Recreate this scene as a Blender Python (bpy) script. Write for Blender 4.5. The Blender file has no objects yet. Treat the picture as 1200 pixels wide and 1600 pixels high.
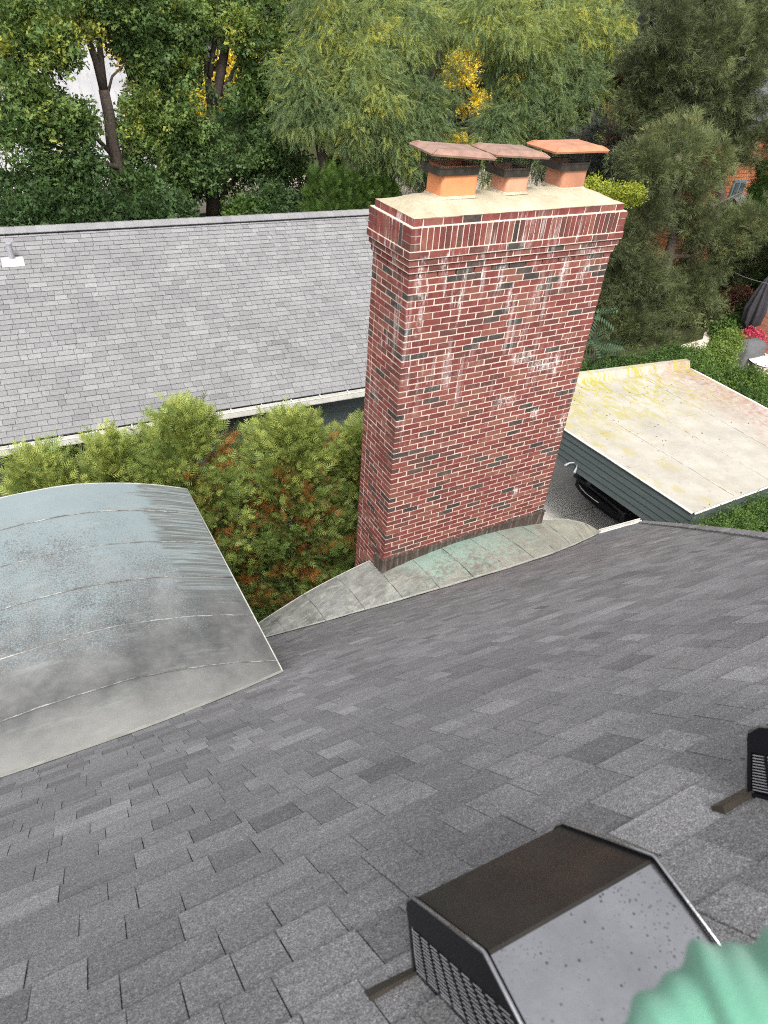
import bpy, bmesh, math, random
import numpy as np
from mathutils import Vector, Matrix

random.seed(7)
rng = np.random.default_rng(11)
scene = bpy.context.scene
COL = scene.collection

# ------------------------------------------------------------------ camera, sky, sun, exposure
FPX = 1067.03
CAM = np.array([-3.3408, -5.3431, 2.1020])
AZ, PIT, ROLL = 0.5515, 0.6502, -0.0858
def cam_axes():
    f = np.array([math.sin(AZ)*math.cos(PIT), math.cos(AZ)*math.cos(PIT), -math.sin(PIT)])
    r = np.array([math.cos(AZ), -math.sin(AZ), 0.0]); d = np.cross(f, r)
    return r*math.cos(ROLL)+d*math.sin(ROLL), d*math.cos(ROLL)-r*math.sin(ROLL), f
CR, CD, CF = cam_axes()
cam_data = bpy.data.cameras.new('camera')
cam_data.sensor_fit = 'HORIZONTAL'; cam_data.lens = 6.86; cam_data.sensor_width = 6.86*1200/FPX
cam_data.clip_start = 0.02; cam_data.clip_end = 600
cam_data.dof.use_dof = True; cam_data.dof.focus_distance = 7.0; cam_data.dof.aperture_fstop = 2.4
cam = bpy.data.objects.new('camera', cam_data); COL.objects.link(cam)
cam.matrix_world = Matrix(((CR[0], -CD[0], -CF[0], CAM[0]), (CR[1], -CD[1], -CF[1], CAM[1]), (CR[2], -CD[2], -CF[2], CAM[2]), (0, 0, 0, 1)))
scene.camera = cam
scene.cycles.filter_width = 1.1; scene.cycles.use_denoising = False
scene.cycles.max_bounces = 6; scene.cycles.diffuse_bounces = 3; scene.cycles.glossy_bounces = 3; scene.cycles.sample_clamp_indirect = 4.0
def at(px, py, Y):
    "point of the place at depth Y (metres) along a line of sight"
    d = CR*((px-600)/FPX)+CD*((py-800)/FPX)+CF
    return CAM+d*((Y-CAM[1])/d[1])
def seen(P, m=30):
    q = np.asarray(P)-CAM; z = q@CF
    if z < 0.1: return False
    x, y = 600+FPX*(q@CR)/z, 800+FPX*(q@CD)/z
    return -m < x < 1200+m and -m < y < 1600+m

SUN_EL, SUN_AZ = math.radians(52), math.radians(205)     # azimuth clockwise from +Y
world = bpy.data.worlds.new('World'); scene.world = world; world.use_nodes = True
wn = world.node_tree.nodes; wl = world.node_tree.links
sky = wn.new('ShaderNodeTexSky'); sky.sky_type = 'NISHITA'; sky.sun_disc = False
sky.sun_elevation = SUN_EL; sky.sun_rotation = SUN_AZ; sky.dust_density = 5.0; sky.air_density = 1.0
hs = wn.new('ShaderNodeHueSaturation'); hs.inputs['Saturation'].default_value = 0.12
wl.new(sky.outputs[0], hs.inputs['Color']); wl.new(hs.outputs[0], wn['Background'].inputs[0])
wn['Background'].inputs[1].default_value = 0.15
sd = bpy.data.lights.new('sun', 'SUN'); sd.energy = 1.4; sd.angle = math.radians(11); sd.color = (1.0, 0.95, 0.86)
sun = bpy.data.objects.new('sun', sd); COL.objects.link(sun)
sv = Vector((math.sin(SUN_AZ)*math.cos(SUN_EL), math.cos(SUN_AZ)*math.cos(SUN_EL), math.sin(SUN_EL)))
sun.rotation_euler = sv.to_track_quat('Z', 'Y').to_euler(); sun.location = (0, -10, 20)
scene.view_settings.view_transform = 'Standard'; scene.view_settings.look = 'None'
scene.view_settings.exposure = 1.15; scene.view_settings.gamma = 1.0; scene.view_settings.use_curve_mapping = False

# ------------------------------------------------------------------ helpers
def tag(o, label=None, cat=None, group=None, kind=None):
    if label: o['label'] = label
    if cat: o['category'] = cat
    if group: o['group'] = group
    if kind: o['kind'] = kind
    return o
def empty(name, loc, label, cat, group=None):
    o = bpy.data.objects.new(name, None); COL.objects.link(o); o.location = loc; o.empty_display_size = 0.1
    return tag(o, label, cat, group)
def link(name, me, mat, parent=None, loc=None):
    o = bpy.data.objects.new(name, me); COL.objects.link(o)
    if mat:
        for m in (mat if isinstance(mat, (list, tuple)) else [mat]): me.materials.append(m)
    if parent: o.parent = parent
    if loc is not None: o.location = loc
    return o
class MB:
    "collects polygons (world coordinates) and links them as one mesh object"
    def __init__(s): s.v = []; s.f = []; s.t = []; s.m = []; s.tone = 0.5; s.mi = 0
    def quad(s, *pts):
        i = len(s.v); s.v += [tuple(p) for p in pts]; s.f.append(tuple(range(i, i+len(pts)))); s.t += [s.tone]*len(pts); s.m.append(s.mi)
    def hexa(s, b, t, skip=()):
        "b, t: four corners each, counter-clockwise seen from the t side"
        i = len(s.v); s.v += [tuple(p) for p in b]+[tuple(p) for p in t]; s.t += [s.tone]*8
        F = [(3, 2, 1, 0), (4, 5, 6, 7), (0, 1, 5, 4), (1, 2, 6, 5), (2, 3, 7, 6), (3, 0, 4, 7)]
        for k, f in enumerate(F):
            if k not in skip: s.f.append(tuple(i+q for q in f)); s.m.append(s.mi)
    def box(s, x0, x1, y0, y1, z0, z1, j=0.0, fr=None):
        P = [(x0, y0, z0), (x1, y0, z0), (x1, y1, z0), (x0, y1, z0), (x0, y0, z1), (x1, y0, z1), (x1, y1, z1), (x0, y1, z1)]
        if j: P = [tuple(c+random.uniform(-j, j) for c in p) for p in P]
        if fr: P = [fr(*p) for p in P]
        s.hexa(P[:4], P[4:])
    def tube(s, pts, rad, n=8, cap=True):
        pts = [Vector(p) for p in pts]; i0 = len(s.v); N = len(pts); up = Vector((0.13, 0.21, 1)).normalized()
        for k, p in enumerate(pts):
            t = (pts[min(k+1, N-1)]-pts[max(k-1, 0)]).normalized()
            a = t.cross(up)
            if a.length < 0.05: a = t.cross(Vector((1, 0, 0)))
            a.normalize(); b = t.cross(a)
            r = rad[k] if isinstance(rad, (list, tuple)) else rad
            for q in range(n):
                th = 2*math.pi*q/n; s.v.append(tuple(p+a*math.cos(th)*r+b*math.sin(th)*r)); s.t.append(s.tone)
        for k in range(N-1):
            for q in range(n):
                s.f.append((i0+k*n+q, i0+k*n+(q+1) % n, i0+(k+1)*n+(q+1) % n, i0+(k+1)*n+q)); s.m.append(s.mi)
        if cap:
            s.f.append(tuple(i0+q for q in reversed(range(n)))); s.m.append(s.mi)
            s.f.append(tuple(i0+(N-1)*n+q for q in range(n))); s.m.append(s.mi)
    def grid(s, rows, smooth=True):
        i0 = len(s.v); n = len(rows[0])
        for r in rows:
            for p in r: s.v.append(tuple(p)); s.t.append(s.tone)
        for a in range(len(rows)-1):
            for c in range(n-1):
                s.f.append((i0+a*n+c, i0+a*n+c+1, i0+(a+1)*n+c+1, i0+(a+1)*n+c)); s.m.append(s.mi)
    def build(s, name, mat, parent=None, smooth=False, origin=None):
        o = np.array(parent.matrix_basis.translation) if (parent and parent.parent is None) else np.zeros(3)
        if parent and parent.parent is not None: o = np.array(parent.parent.matrix_basis.translation)
        if origin is not None: o = np.array(origin)
        me = bpy.data.meshes.new(name)
        me.from_pydata([tuple(np.array(p)-o) for p in s.v], [], s.f)
        at_ = me.attributes.new('tone', 'FLOAT', 'POINT'); at_.data.foreach_set('value', s.t)
        if any(s.m): me.polygons.foreach_set('material_index', s.m)
        if smooth: me.polygons.foreach_set('use_smooth', [True]*len(me.polygons))
        me.update()
        ob = link(name, me, mat, parent)
        if origin is not None: ob.location = origin
        return ob
def fixnormals(o):
    bm = bmesh.new(); bm.from_mesh(o.data); bmesh.ops.recalc_face_normals(bm, faces=bm.faces); bm.to_mesh(o.data); bm.free()
    return o
def bevel(o, w=0.01, seg=2):
    bm = bmesh.new(); bm.from_mesh(o.data); bmesh.ops.remove_doubles(bm, verts=bm.verts, dist=1e-5)
    bmesh.ops.recalc_face_normals(bm, faces=bm.faces)
    bmesh.ops.bevel(bm, geom=list(bm.edges), offset=w, segments=seg, affect='EDGES', clamp_overlap=True)
    bm.to_mesh(o.data); bm.free(); o.data.polygons.foreach_set('use_smooth', [True]*len(o.data.polygons))
    return o
def interp(x, xs, ys): return float(np.interp(x, xs, ys))

# ------------------------------------------------------------------ materials
class NT:
    def __init__(s, name):
        s.m = bpy.data.materials.new(name); s.m.use_nodes = True; s.n = s.m.node_tree.nodes; s.l = s.m.node_tree.links
        s.b = s.n['Principled BSDF']; s.tc = None
    def new(s, t, **kw):
        n = s.n.new(t)
        for k, v in kw.items(): setattr(n, k, v)
        return n
    def put(s, sock, v):
        if isinstance(v, bpy.types.NodeSocket): s.l.new(v, sock)
        elif isinstance(v, (tuple, list)) and len(v) == 3 and sock.type == 'RGBA': sock.default_value = (*v, 1)
        else: sock.default_value = v
    def co(s, scale=None):
        if not s.tc: s.tc = s.new('ShaderNodeTexCoord')
        if scale is None: return s.tc.outputs['Object']
        mp = s.new('ShaderNodeMapping'); s.l.new(s.tc.outputs['Object'], mp.inputs[0]); mp.inputs['Scale'].default_value = scale
        return mp.outputs[0]
    def noise(s, scale, detail=3, rough=0.55, co=None, dist=0.0):
        n = s.new('ShaderNodeTexNoise'); s.put(n.inputs['Vector'], co if co is not None else s.co())
        n.inputs['Scale'].default_value = scale; n.inputs['Detail'].default_value = detail; n.inputs['Roughness'].default_value = rough; n.inputs['Distortion'].default_value = dist
        return n.outputs['Fac']
    def voro(s, scale, co=None, out='Distance', feature='F1'):
        n = s.new('ShaderNodeTexVoronoi', feature=feature); s.put(n.inputs['Vector'], co if co is not None else s.co()); n.inputs['Scale'].default_value = scale
        return n.outputs[out]
    def ramp(s, fac, stops, interp='LINEAR'):
        r = s.new('ShaderNodeValToRGB'); r.color_ramp.interpolation = interp; e = r.color_ramp.elements
        while len(e) < len(stops): e.new(0.5)
        for k, (p, c) in enumerate(stops):
            e[k].position = p; e[k].color = (*c, 1) if isinstance(c, (tuple, list)) else (c, c, c, 1)
        s.put(r.inputs[0], fac); return r.outputs[0]
    def mix(s, fac, a, b, mode='MIX'):
        n = s.new('ShaderNodeMix', data_type='RGBA', blend_type=mode); s.put(n.inputs[0], fac); s.put(n.inputs[6], a); s.put(n.inputs[7], b); return n.outputs[2]
    def math(s, op, a, b=0.0, c=None, clamp=False):
        n = s.new('ShaderNodeMath', operation=op, use_clamp=clamp); s.put(n.inputs[0], a); s.put(n.inputs[1], b)
        if c is not None: s.put(n.inputs[2], c)
        return n.outputs[0]
    def maprange(s, v, a, b, c=0.0, d=1.0):
        n = s.new('ShaderNodeMapRange'); s.put(n.inputs[0], v)
        for k, x in enumerate((a, b, c, d)): n.inputs[k+1].default_value = x
        return n.outputs[0]
    def attr(s, name='tone'):
        n = s.new('ShaderNodeAttribute', attribute_name=name); return n.outputs['Fac']
    def xyz(s, k):
        n = s.new('ShaderNodeSeparateXYZ'); s.l.new(s.co(), n.inputs[0]); return n.outputs[k]
    def bump(s, h, strength=0.4, dist=0.01):
        n = s.new('ShaderNodeBump'); n.inputs['Strength'].default_value = strength; n.inputs['Distance'].default_value = dist
        s.put(n.inputs['Height'], h); s.l.new(n.outputs[0], s.b.inputs['Normal'])
    def out(s, col=None, rough=None, metal=None, spec=None):
        for k, v in (('Base Color', col), ('Roughness', rough), ('Metallic', metal), ('Specular IOR Level', spec)):
            if v is not None: s.put(s.b.inputs[k], v)
        return s.m

def m_simple(name, col, rough=0.6, metal=0.0, var=0.25, sc=6.0, bump=0.0, spec=0.4):
    t = NT(name); f = t.noise(sc, 5)
    c = t.mix(t.maprange(f, 0.3, 0.7), tuple(x*(1-var) for x in col), tuple(min(1, x*(1+var)) for x in col))
    if bump: t.bump(t.noise(sc*8, 4), bump, 0.004)
    return t.out(c, rough, metal, spec)

def m_shingle(name, dark, light, gran, gcon, spots=0.12):
    "asphalt shingle: tone of the piece, mineral granules, weather stains"
    t = NT(name)
    base = t.ramp(t.attr(), [(0.0, dark), (1.0, light)])
    g = t.noise(gran, 2, 0.7)
    g = t.ramp(g, [(0.32, 1-gcon), (0.5, 1.0), (0.62, 1+gcon*1.1), (0.74, 1+gcon*2.4)])
    c = t.mix(1.0, base, g, 'MULTIPLY')
    if gran > 100:
        c = t.mix(1.0, c, t.ramp(t.noise(130, 3, 0.75), [(0.3, 0.72), (0.5, 1.0), (0.66, 1.35), (0.78, 1.9)]), 'MULTIPLY')
        c = t.mix(1.0, c, t.maprange(t.noise(1.0, 4, 0.6, co=t.co((5, 22, 22))), 0.3, 0.7, 0.88, 1.12), 'MULTIPLY')
    st = t.maprange(t.noise(0.9, 5, 0.6), 0.3, 0.75, 1-spots, 1+spots)
    c = t.mix(1.0, c, st, 'MULTIPLY')
    t.bump(t.noise(gran*0.7, 2, 0.7), 0.5, 0.0025)
    return t.out(c, 0.9, 0, 0.25)

def m_brick(name, pal, stain):
    t = NT(name)
    c = t.ramp(t.attr(), pal)
    c = t.mix(t.maprange(t.noise(38, 5, 0.65), 0.35, 0.75, 0, 0.5), c, t.mix(1.0, c, (0.5, 0.48, 0.46), 'MULTIPLY'))
    c = t.mix(t.maprange(t.noise(9, 4), 0.5, 0.8, 0, 0.25), c, (0.42, 0.2, 0.14))
    if stain: c = t.mix(efflor(t), c, (0.78, 0.74, 0.72))
    t.bump(t.noise(120, 4, 0.7), 0.35, 0.003)
    return t.out(c, 0.85, 0, 0.25)
RUNS = [(-.18, 7.32, .05, .32), (.64, 7.33, .06, .38), (-1.085, 7.16, .035, .5), (.98, 7.38, .05, .28), (-.03, 7.12, .03, .35), (.65, 6.2, .2, .16), (.3, 6.33, .16, .14), (.85, 6.25, .05, .42), (.2, 5.8, .15, .12), (-1.14, 7.5, .04, .36), (-.64, 7.12, .018, .4), (1.19, 5.38, .05, .35), (.69, 5.55, .07, .12), (.67, 4.4, .07, .12), (-.9, 7.52, .025, .3)]
def efflor(t):
    "white lime bloom running down from the corbelled head"
    z = t.xyz(2)
    st = t.noise(1.0, 4, 0.6, co=t.co((13, 13, 0.9)))
    patch = t.noise(2.3, 3, 0.5, co=t.co((1.0, 1.0, 0.8)))
    hi = t.maprange(z, 5.2, 7.3, 0.0, 1.0)
    m1 = t.math('MULTIPLY', t.maprange(st, 0.54, 0.64), t.maprange(patch, 0.44, 0.58))
    m1 = t.math('MULTIPLY', m1, hi)
    fine = t.maprange(t.noise(55, 4, 0.7), 0.3, 0.62)
    streak2 = t.math('MULTIPLY', t.maprange(t.noise(1.0, 3, 0.6, co=t.co((30, 30, 3.0))), 0.62, 0.72), t.math('MULTIPLY', t.maprange(patch, 0.42, 0.55), t.maprange(z, 4.6, 6.6)))
    x = t.xyz(0); sp = None
    wob = t.math('MULTIPLY', t.math('SUBTRACT', t.noise(9, 3), 0.5), 0.11)
    xw = t.math('ADD', x, wob)
    for (x0, z0, w0, l0) in RUNS:      # individual bleached runs: across from x0, down from z0
        a = t.maprange(t.math('ABSOLUTE', t.math('SUBTRACT', xw, x0)), w0*.4, w0*1.25, 1.0, 0.0)
        c = t.math('MULTIPLY', t.maprange(z, z0-l0, z0-l0*.45), t.maprange(z, z0, z0+.04, 1.0, 0.0))
        q = t.math('MULTIPLY', a, c); sp = q if sp is None else t.math('MAXIMUM', sp, q)
    sp = t.math('MULTIPLY', sp, t.maprange(t.noise(1.0, 5, 0.7, co=t.co((34, 34, 9))), 0.42, 0.62))
    m1 = t.math('ADD', t.math('MULTIPLY', m1, 0.6), t.math('MULTIPLY', sp, 0.95), clamp=True)
    m = t.math('MULTIPLY', t.math('ADD', m1, t.math('MULTIPLY', streak2, 0.7), clamp=True), fine)
    return t.math('MULTIPLY', m, 0.9)

def m_leaf(name, stops, trans=0.4, rough=0.55):
    t = NT(name)
    c = t.ramp(t.attr(), stops)
    t.out(c, rough, 0, 0.3)
    tr = t.new('ShaderNodeBsdfTranslucent'); t.l.new(c, tr.inputs[0])
    mx = t.new('ShaderNodeMixShader'); mx.inputs[0].default_value = trans
    t.l.new(t.b.outputs[0], mx.inputs[1]); t.l.new(tr.outputs[0], mx.inputs[2]); t.l.new(mx.outputs[0], t.n['Material Output'].inputs[0])
    return t.m

M = {}
M['shingle'] = m_shingle('charcoal_shingle', (0.1, 0.0985, 0.102), (0.275, 0.271, 0.278), 420, 0.6)
M['nshingle'] = m_shingle('light_grey_shingle', (0.135, 0.133, 0.139), (0.21, 0.207, 0.212), 60, 0.22, 0.1)
BR = [(0.0, (0.042, 0.038, 0.036)), (0.14, (0.07, 0.06, 0.055)), (0.18, (0.10, 0.05, 0.042)), (0.5, (0.155, 0.04, 0.037)), (0.8, (0.198, 0.055, 0.047)), (1.0, (0.205, 0.088, 0.066))]
M['brick'] = m_brick('red_clay_brick', BR, True)
def m_mortar():
    t = NT('pale_lime_mortar')
    c = t.mix(t.maprange(t.noise(14, 5), 0.3, 0.7), (0.49, 0.395, 0.335), (0.64, 0.53, 0.455))
    c = t.mix(efflor(t), c, (0.8, 0.76, 0.73)); t.bump(t.noise(90, 4), 0.5, 0.004)
    return t.out(c, 0.92, 0, 0.2)
M['mortar'] = m_mortar()
def m_crown():
    t = NT('cream_mortar_wash')
    c = t.mix(t.maprange(t.noise(3.5, 6, 0.65), 0.35, 0.7), (0.31, 0.27, 0.19), (0.45, 0.405, 0.31))
    c = t.mix(t.maprange(t.noise(28, 4, 0.7), 0.62, 0.76, 0, 0.3), c, (0.3, 0.26, 0.17))
    c = t.mix(t.maprange(t.voro(4.0, t.co((1, .6, 1)), feature='DISTANCE_TO_EDGE'), 0.0, 0.012, 0.55, 0.0), c, (0.28, 0.22, 0.15))
    c = t.mix(t.maprange(t.noise(7, 6, 0.75, dist=0.6), 0.56, 0.66, 0, 0.5), c, (0.25, 0.2, 0.12))
    c = t.mix(t.maprange(t.noise(11, 5, 0.7), 0.6, 0.7, 0, 0.4), c, (0.52, 0.48, 0.4))
    t.bump(t.noise(18, 5, 0.6), 0.5, 0.015); return t.out(c, 0.9, 0, 0.2)
M['crown'] = m_crown()
M['clay_o'] = m_simple('orange_clay', (0.62, 0.235, 0.1), 0.75, var=0.14, sc=5, bump=0.15)
M['clay_p'] = m_simple('pale_clay', (0.52, 0.25, 0.16), 0.75, var=0.14, sc=5, bump=0.15)
M['clay_b'] = m_simple('brown_clay', (0.36, 0.165, 0.1), 0.75, var=0.16, sc=5, bump=0.15)
M['lid_r'] = m_simple('faded_copper_lid', (0.25, 0.15, 0.115), 0.5, metal=0.15, var=0.3, sc=7, bump=0.1)
M['lid_o'] = m_simple('orange_copper_lid', (0.4, 0.17, 0.095), 0.5, metal=0.15, var=0.22, sc=7, bump=0.1)
M['bronze'] = m_simple('dark_bronze_metal', (0.05, 0.043, 0.036), 0.45, metal=0.4, var=0.4, sc=12)
M['wire'] = m_simple('dark_wire', (0.03, 0.028, 0.026), 0.5, metal=0.3)
def m_copper(name, dormer):
    t = NT(name)
    grey = t.mix(t.maprange(t.noise(3.0, 8, 0.68), 0.35, 0.68), (0.085, 0.087, 0.088), (0.2, 0.2, 0.197))
    sp = t.noise(95, 4, 0.75)
    x, y = t.xyz(0), t.xyz(1)
    if dormer:   # object origin at the base of the vault: y grows away from the ridge
        wob = t.math('MULTIPLY', t.math('SUBTRACT', t.noise(1.3, 5, 0.6), 0.5), 2.6)
        far = t.maprange(t.math('ADD', y, wob), 0.3, 2.2)
        den = t.maprange(t.math('ADD', sp, t.math('MULTIPLY', far, 0.37)), 0.64, 0.76)
        c = t.mix(t.math('MULTIPLY', den, 0.8), grey, (0.235, 0.29, 0.305))
        # fresh runs down the right-hand side
        edge = t.maprange(t.math('ADD', x, t.math('MULTIPLY', t.math('SUBTRACT', t.noise(6, 4, 0.6, co=t.co((0.3, 3, 1))), 0.5), 0.5)), 0.86, 0.93)
        edge = t.math('MULTIPLY', edge, t.maprange(y, 0.75, 1.3))
        run = t.noise(1.0, 4, 0.6, co=t.co((1.6, 44, 1)), dist=0.5)
        rc = t.ramp(run, [(0.36, (0.1, 0.105, 0.1)), (0.5, (0.145, 0.158, 0.153)), (0.62, (0.25, 0.3, 0.3)), (0.68, (0.145, 0.155, 0.148))])
        c = t.mix(edge, c, rc)
        base = t.maprange(t.math('ADD', y, t.math('MULTIPLY', t.noise(4, 4), 0.3)), 0.0, 0.42, 1.0, 0.0)
        c = t.mix(t.math('MULTIPLY', base, 0.6), c, (0.3, 0.3, 0.28))
        c = t.mix(t.math('MULTIPLY', t.maprange(t.noise(1.0, 5, 0.7, co=t.co((1.6, 9, 1))), 0.58, 0.75), 0.3), c, (0.36, 0.38, 0.37))
    else:        # origin under the chimney face
        d = t.math('ABSOLUTE', t.math('SUBTRACT', x, 0.05))
        mid = t.maprange(t.math('ADD', d, t.math('MULTIPLY', t.math('SUBTRACT', t.noise(2.2, 5, 0.65), 0.5), 2.2)), 0.5, 1.25, 1.0, 0.0)
        near = t.maprange(y, -0.75, -0.15)
        grey = t.mix(t.maprange(t.noise(3.0, 8, 0.68), 0.35, 0.68), (0.12, 0.12, 0.112), (0.29, 0.29, 0.275))
        fe = t.noise(1.0, 6, 0.72, co=t.co((2.6, 9, 9)), dist=1.0)
        grey = t.mix(t.maprange(fe, 0.5, 0.7, 0, 0.8), grey, (0.4, 0.4, 0.355))
        grey = t.mix(t.maprange(fe, 0.3, 0.44, 0.7, 0), grey, (0.1, 0.1, 0.088))
        c = t.mix(t.maprange(x, -1.8, 2.4), grey, t.mix(t.maprange(t.noise(4, 6, .65), .3, .7), (0.2, 0.195, 0.155), (0.36, 0.35, 0.285)))
        den = t.math('MULTIPLY', mid, t.maprange(t.math('ADD', t.noise(16, 5, 0.7), t.math('MULTIPLY', near, 0.22)), 0.53, 0.72))
        c = t.mix(t.math('MULTIPLY', den, 0.85), c, (0.27, 0.4, 0.34))
        wash = t.noise(1.0, 5, 0.7, co=t.co((6, 2.0, 1)), dist=0.8)
        c = t.mix(t.math('MULTIPLY', t.maprange(wash, 0.55, 0.75), 0.5), c, (0.4, 0.4, 0.36))
        c = t.mix(t.math('MULTIPLY', t.maprange(t.noise(5, 5, 0.7, dist=1.2), 0.6, 0.72), 0.55), c, (0.085, 0.085, 0.07))
    t.bump(t.noise(5, 5), 0.25, 0.02)
    return t.out(c, 0.5, 0.25, 0.4)
M['cop_d'] = m_copper('weathered_copper_vault', True)
M['cop_s'] = m_copper('weathered_copper_saddle', False)
def m_seam():
    t = NT('oxidised_seam'); c = t.ramp(t.noise(5, 6, 0.75), [(0.36, (0.06, 0.06, 0.057)), (0.5, (0.14, 0.14, 0.135)), (0.64, (0.33, 0.33, 0.315))]); return t.out(c, 0.6, 0.15, 0.3)
M['seam'] = m_seam()
M['lead'] = m_simple('pale_lead_edge', (0.34, 0.34, 0.31), 0.6, 0.1, var=0.2, sc=9)
def m_flash():
    t = NT('streaked_brown_copper')
    r = t.noise(1.0, 5, 0.65, co=t.co((30, 30, 2.5)), dist=0.3)
    c = t.ramp(r, [(0.3, (0.045, 0.033, 0.028)), (0.5, (0.085, 0.06, 0.052)), (0.62, (0.14, 0.13, 0.115)), (0.75, (0.22, 0.24, 0.22))])
    return t.out(c, 0.55, 0.25, 0.3)
M['flash'] = m_flash()
def m_vent():
    t = NT('painted_vent_metal')
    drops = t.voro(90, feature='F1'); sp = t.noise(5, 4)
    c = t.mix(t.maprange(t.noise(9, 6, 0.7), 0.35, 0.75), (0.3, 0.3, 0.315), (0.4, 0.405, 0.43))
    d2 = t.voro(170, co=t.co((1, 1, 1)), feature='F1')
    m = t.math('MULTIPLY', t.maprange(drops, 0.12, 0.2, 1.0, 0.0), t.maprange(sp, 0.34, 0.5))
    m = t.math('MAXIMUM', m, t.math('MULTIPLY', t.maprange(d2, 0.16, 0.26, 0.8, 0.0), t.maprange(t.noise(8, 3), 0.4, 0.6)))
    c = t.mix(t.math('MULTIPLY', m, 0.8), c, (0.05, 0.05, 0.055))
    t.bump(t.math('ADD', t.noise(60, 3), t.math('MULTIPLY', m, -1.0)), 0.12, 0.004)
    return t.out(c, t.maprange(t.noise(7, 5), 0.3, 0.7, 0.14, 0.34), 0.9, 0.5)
M['vent'] = m_vent()
def m_dusty_dimmed():  # same sheet metal as the slope; dim reflection painted dark, plus dust specks
    t = NT('dusty_metal_painted_dim_reflection')
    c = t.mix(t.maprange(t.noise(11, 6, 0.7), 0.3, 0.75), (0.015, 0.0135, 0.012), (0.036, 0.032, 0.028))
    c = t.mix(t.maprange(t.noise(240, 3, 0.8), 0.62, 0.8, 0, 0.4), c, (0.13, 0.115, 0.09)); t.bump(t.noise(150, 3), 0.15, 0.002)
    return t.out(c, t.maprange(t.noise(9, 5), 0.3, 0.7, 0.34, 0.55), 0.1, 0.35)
M['vent_top'] = m_dusty_dimmed()
M['black'] = m_simple('black_plastic', (0.008, 0.008, 0.011), 0.45, spec=0.15)
M['slat'] = m_simple('worn_slat', (0.3, 0.3, 0.33), 0.45, 0.2)
M['white'] = m_simple('white_paint', (0.6, 0.6, 0.57), 0.5, var=0.08)
M['gutter'] = m_simple('white_gutter', (0.5, 0.49, 0.45), 0.45, var=0.12)
def m_siding(name, col):
    t = NT(name); c = t.mix(t.maprange(t.noise(1.0, 5, 0.6, co=t.co((1.2, 1.2, 14))), 0.3, 0.7), tuple(x*0.85 for x in col), tuple(x*1.15 for x in col))
    return t.out(c, 0.6, 0, 0.3)
M['siding'] = m_siding('slate_green_siding', (0.066, 0.083, 0.083))
def m_membrane():
    t = NT('white_roof_membrane')
    x, y = t.xyz(0), t.xyz(1)
    c = t.mix(t.maprange(t.noise(1.4, 7, 0.7), 0.3, 0.75), (0.27, 0.25, 0.215), (0.41, 0.39, 0.345))
    br = t.math('MULTIPLY', t.maprange(t.noise(9, 6, 0.75), 0.56, 0.7), 0.55)
    c = t.mix(br, c, (0.25, 0.21, 0.17))
    # algae along the back and left, pinkish grime along the far side
    back = t.maprange(t.math('ADD', y, t.math('MULTIPLY', t.math('SUBTRACT', t.noise(1.6, 5, 0.65), 0.5), 3.4)), 2.0, 4.1)
    brush = t.maprange(t.noise(1.0, 5, 0.7, co=t.co((3.6, 1.6, 1)), dist=2.2), 0.47, 0.58)
    c = t.mix(t.math('MULTIPLY', t.math('MULTIPLY', back, brush), 0.9), c, (0.3, 0.265, 0.035))
    left = t.maprange(t.math('ADD', x, t.math('MULTIPLY', t.noise(1.8, 4), 1.2)), 0.3, 2.2, 1.0, 0.0)
    blot = t.maprange(t.noise(2.4, 4, 0.6, co=t.co((1, .5, 1))), 0.52, 0.6)
    c = t.mix(t.math('MULTIPLY', t.math('MULTIPLY', left, blot), 0.8), c, (0.32, 0.27, 0.06))
    far = t.math('MULTIPLY', t.maprange(t.math('ADD', x, t.math('MULTIPLY', t.noise(2, 5, 0.7), 1.6)), 4.0, 5.4), t.maprange(t.noise(7, 6, 0.75), 0.4, 0.62))
    c = t.mix(t.math('MULTIPLY', far, 0.9), c, (0.26, 0.13, 0.11))
    t.bump(t.noise(4, 4), 0.2, 0.02)
    return t.out(c, 0.75, 0, 0.25)
M['membrane'] = m_membrane()
M['lap'] = m_simple('grimy_lap_edge', (0.34, 0.315, 0.27), 0.8, var=0.35, sc=7)
def m_concrete(name, a, b):
    t = NT(name)
    c = t.mix(t.maprange(t.noise(1.1, 7, 0.65), 0.3, 0.72), a, b)
    c = t.mix(t.maprange(t.noise(40, 4, 0.7), 0.55, 0.75, 0, 0.1), c, tuple(x*0.7 for x in a)); t.bump(t.noise(60, 4), 0.25, 0.004)
    return t.out(c, 0.88, 0, 0.25)
M['concrete'] = m_concrete('driveway_concrete', (0.4, 0.385, 0.36), (0.52, 0.5, 0.465))
M['patio'] = m_concrete('patio_stone', (0.46, 0.4, 0.34), (0.58, 0.52, 0.45))
M['street'] = m_concrete('pale_street', (0.44, 0.38, 0.31), (0.56, 0.49, 0.41))
def m_ground():
    t = NT('lawn_and_soil')
    c = t.mix(t.maprange(t.noise(0.7, 6, 0.6), 0.35, 0.65), (0.035, 0.05, 0.016), (0.06, 0.052, 0.032))
    c = t.mix(t.maprange(t.noise(25, 4, 0.7), 0.4, 0.7, 0, 0.6), c, (0.028, 0.04, 0.012)); t.bump(t.noise(30, 4), 0.6, 0.03)
    return t.out(c, 0.95, 0, 0.1)
M['ground'] = m_ground()
M['lawn'] = m_simple('lawn_grass', (0.065, 0.095, 0.035), 0.95, var=0.3, sc=12, bump=0.5, spec=0.1)
M['bark'] = m_simple('grey_brown_bark', (0.062, 0.05, 0.042), 0.95, var=0.45, sc=14, bump=0.8, spec=0.1)
M['pbark'] = m_simple('pine_bark', (0.12, 0.095, 0.08), 0.95, var=0.4, sc=14, bump=0.8, spec=0.1)
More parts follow.
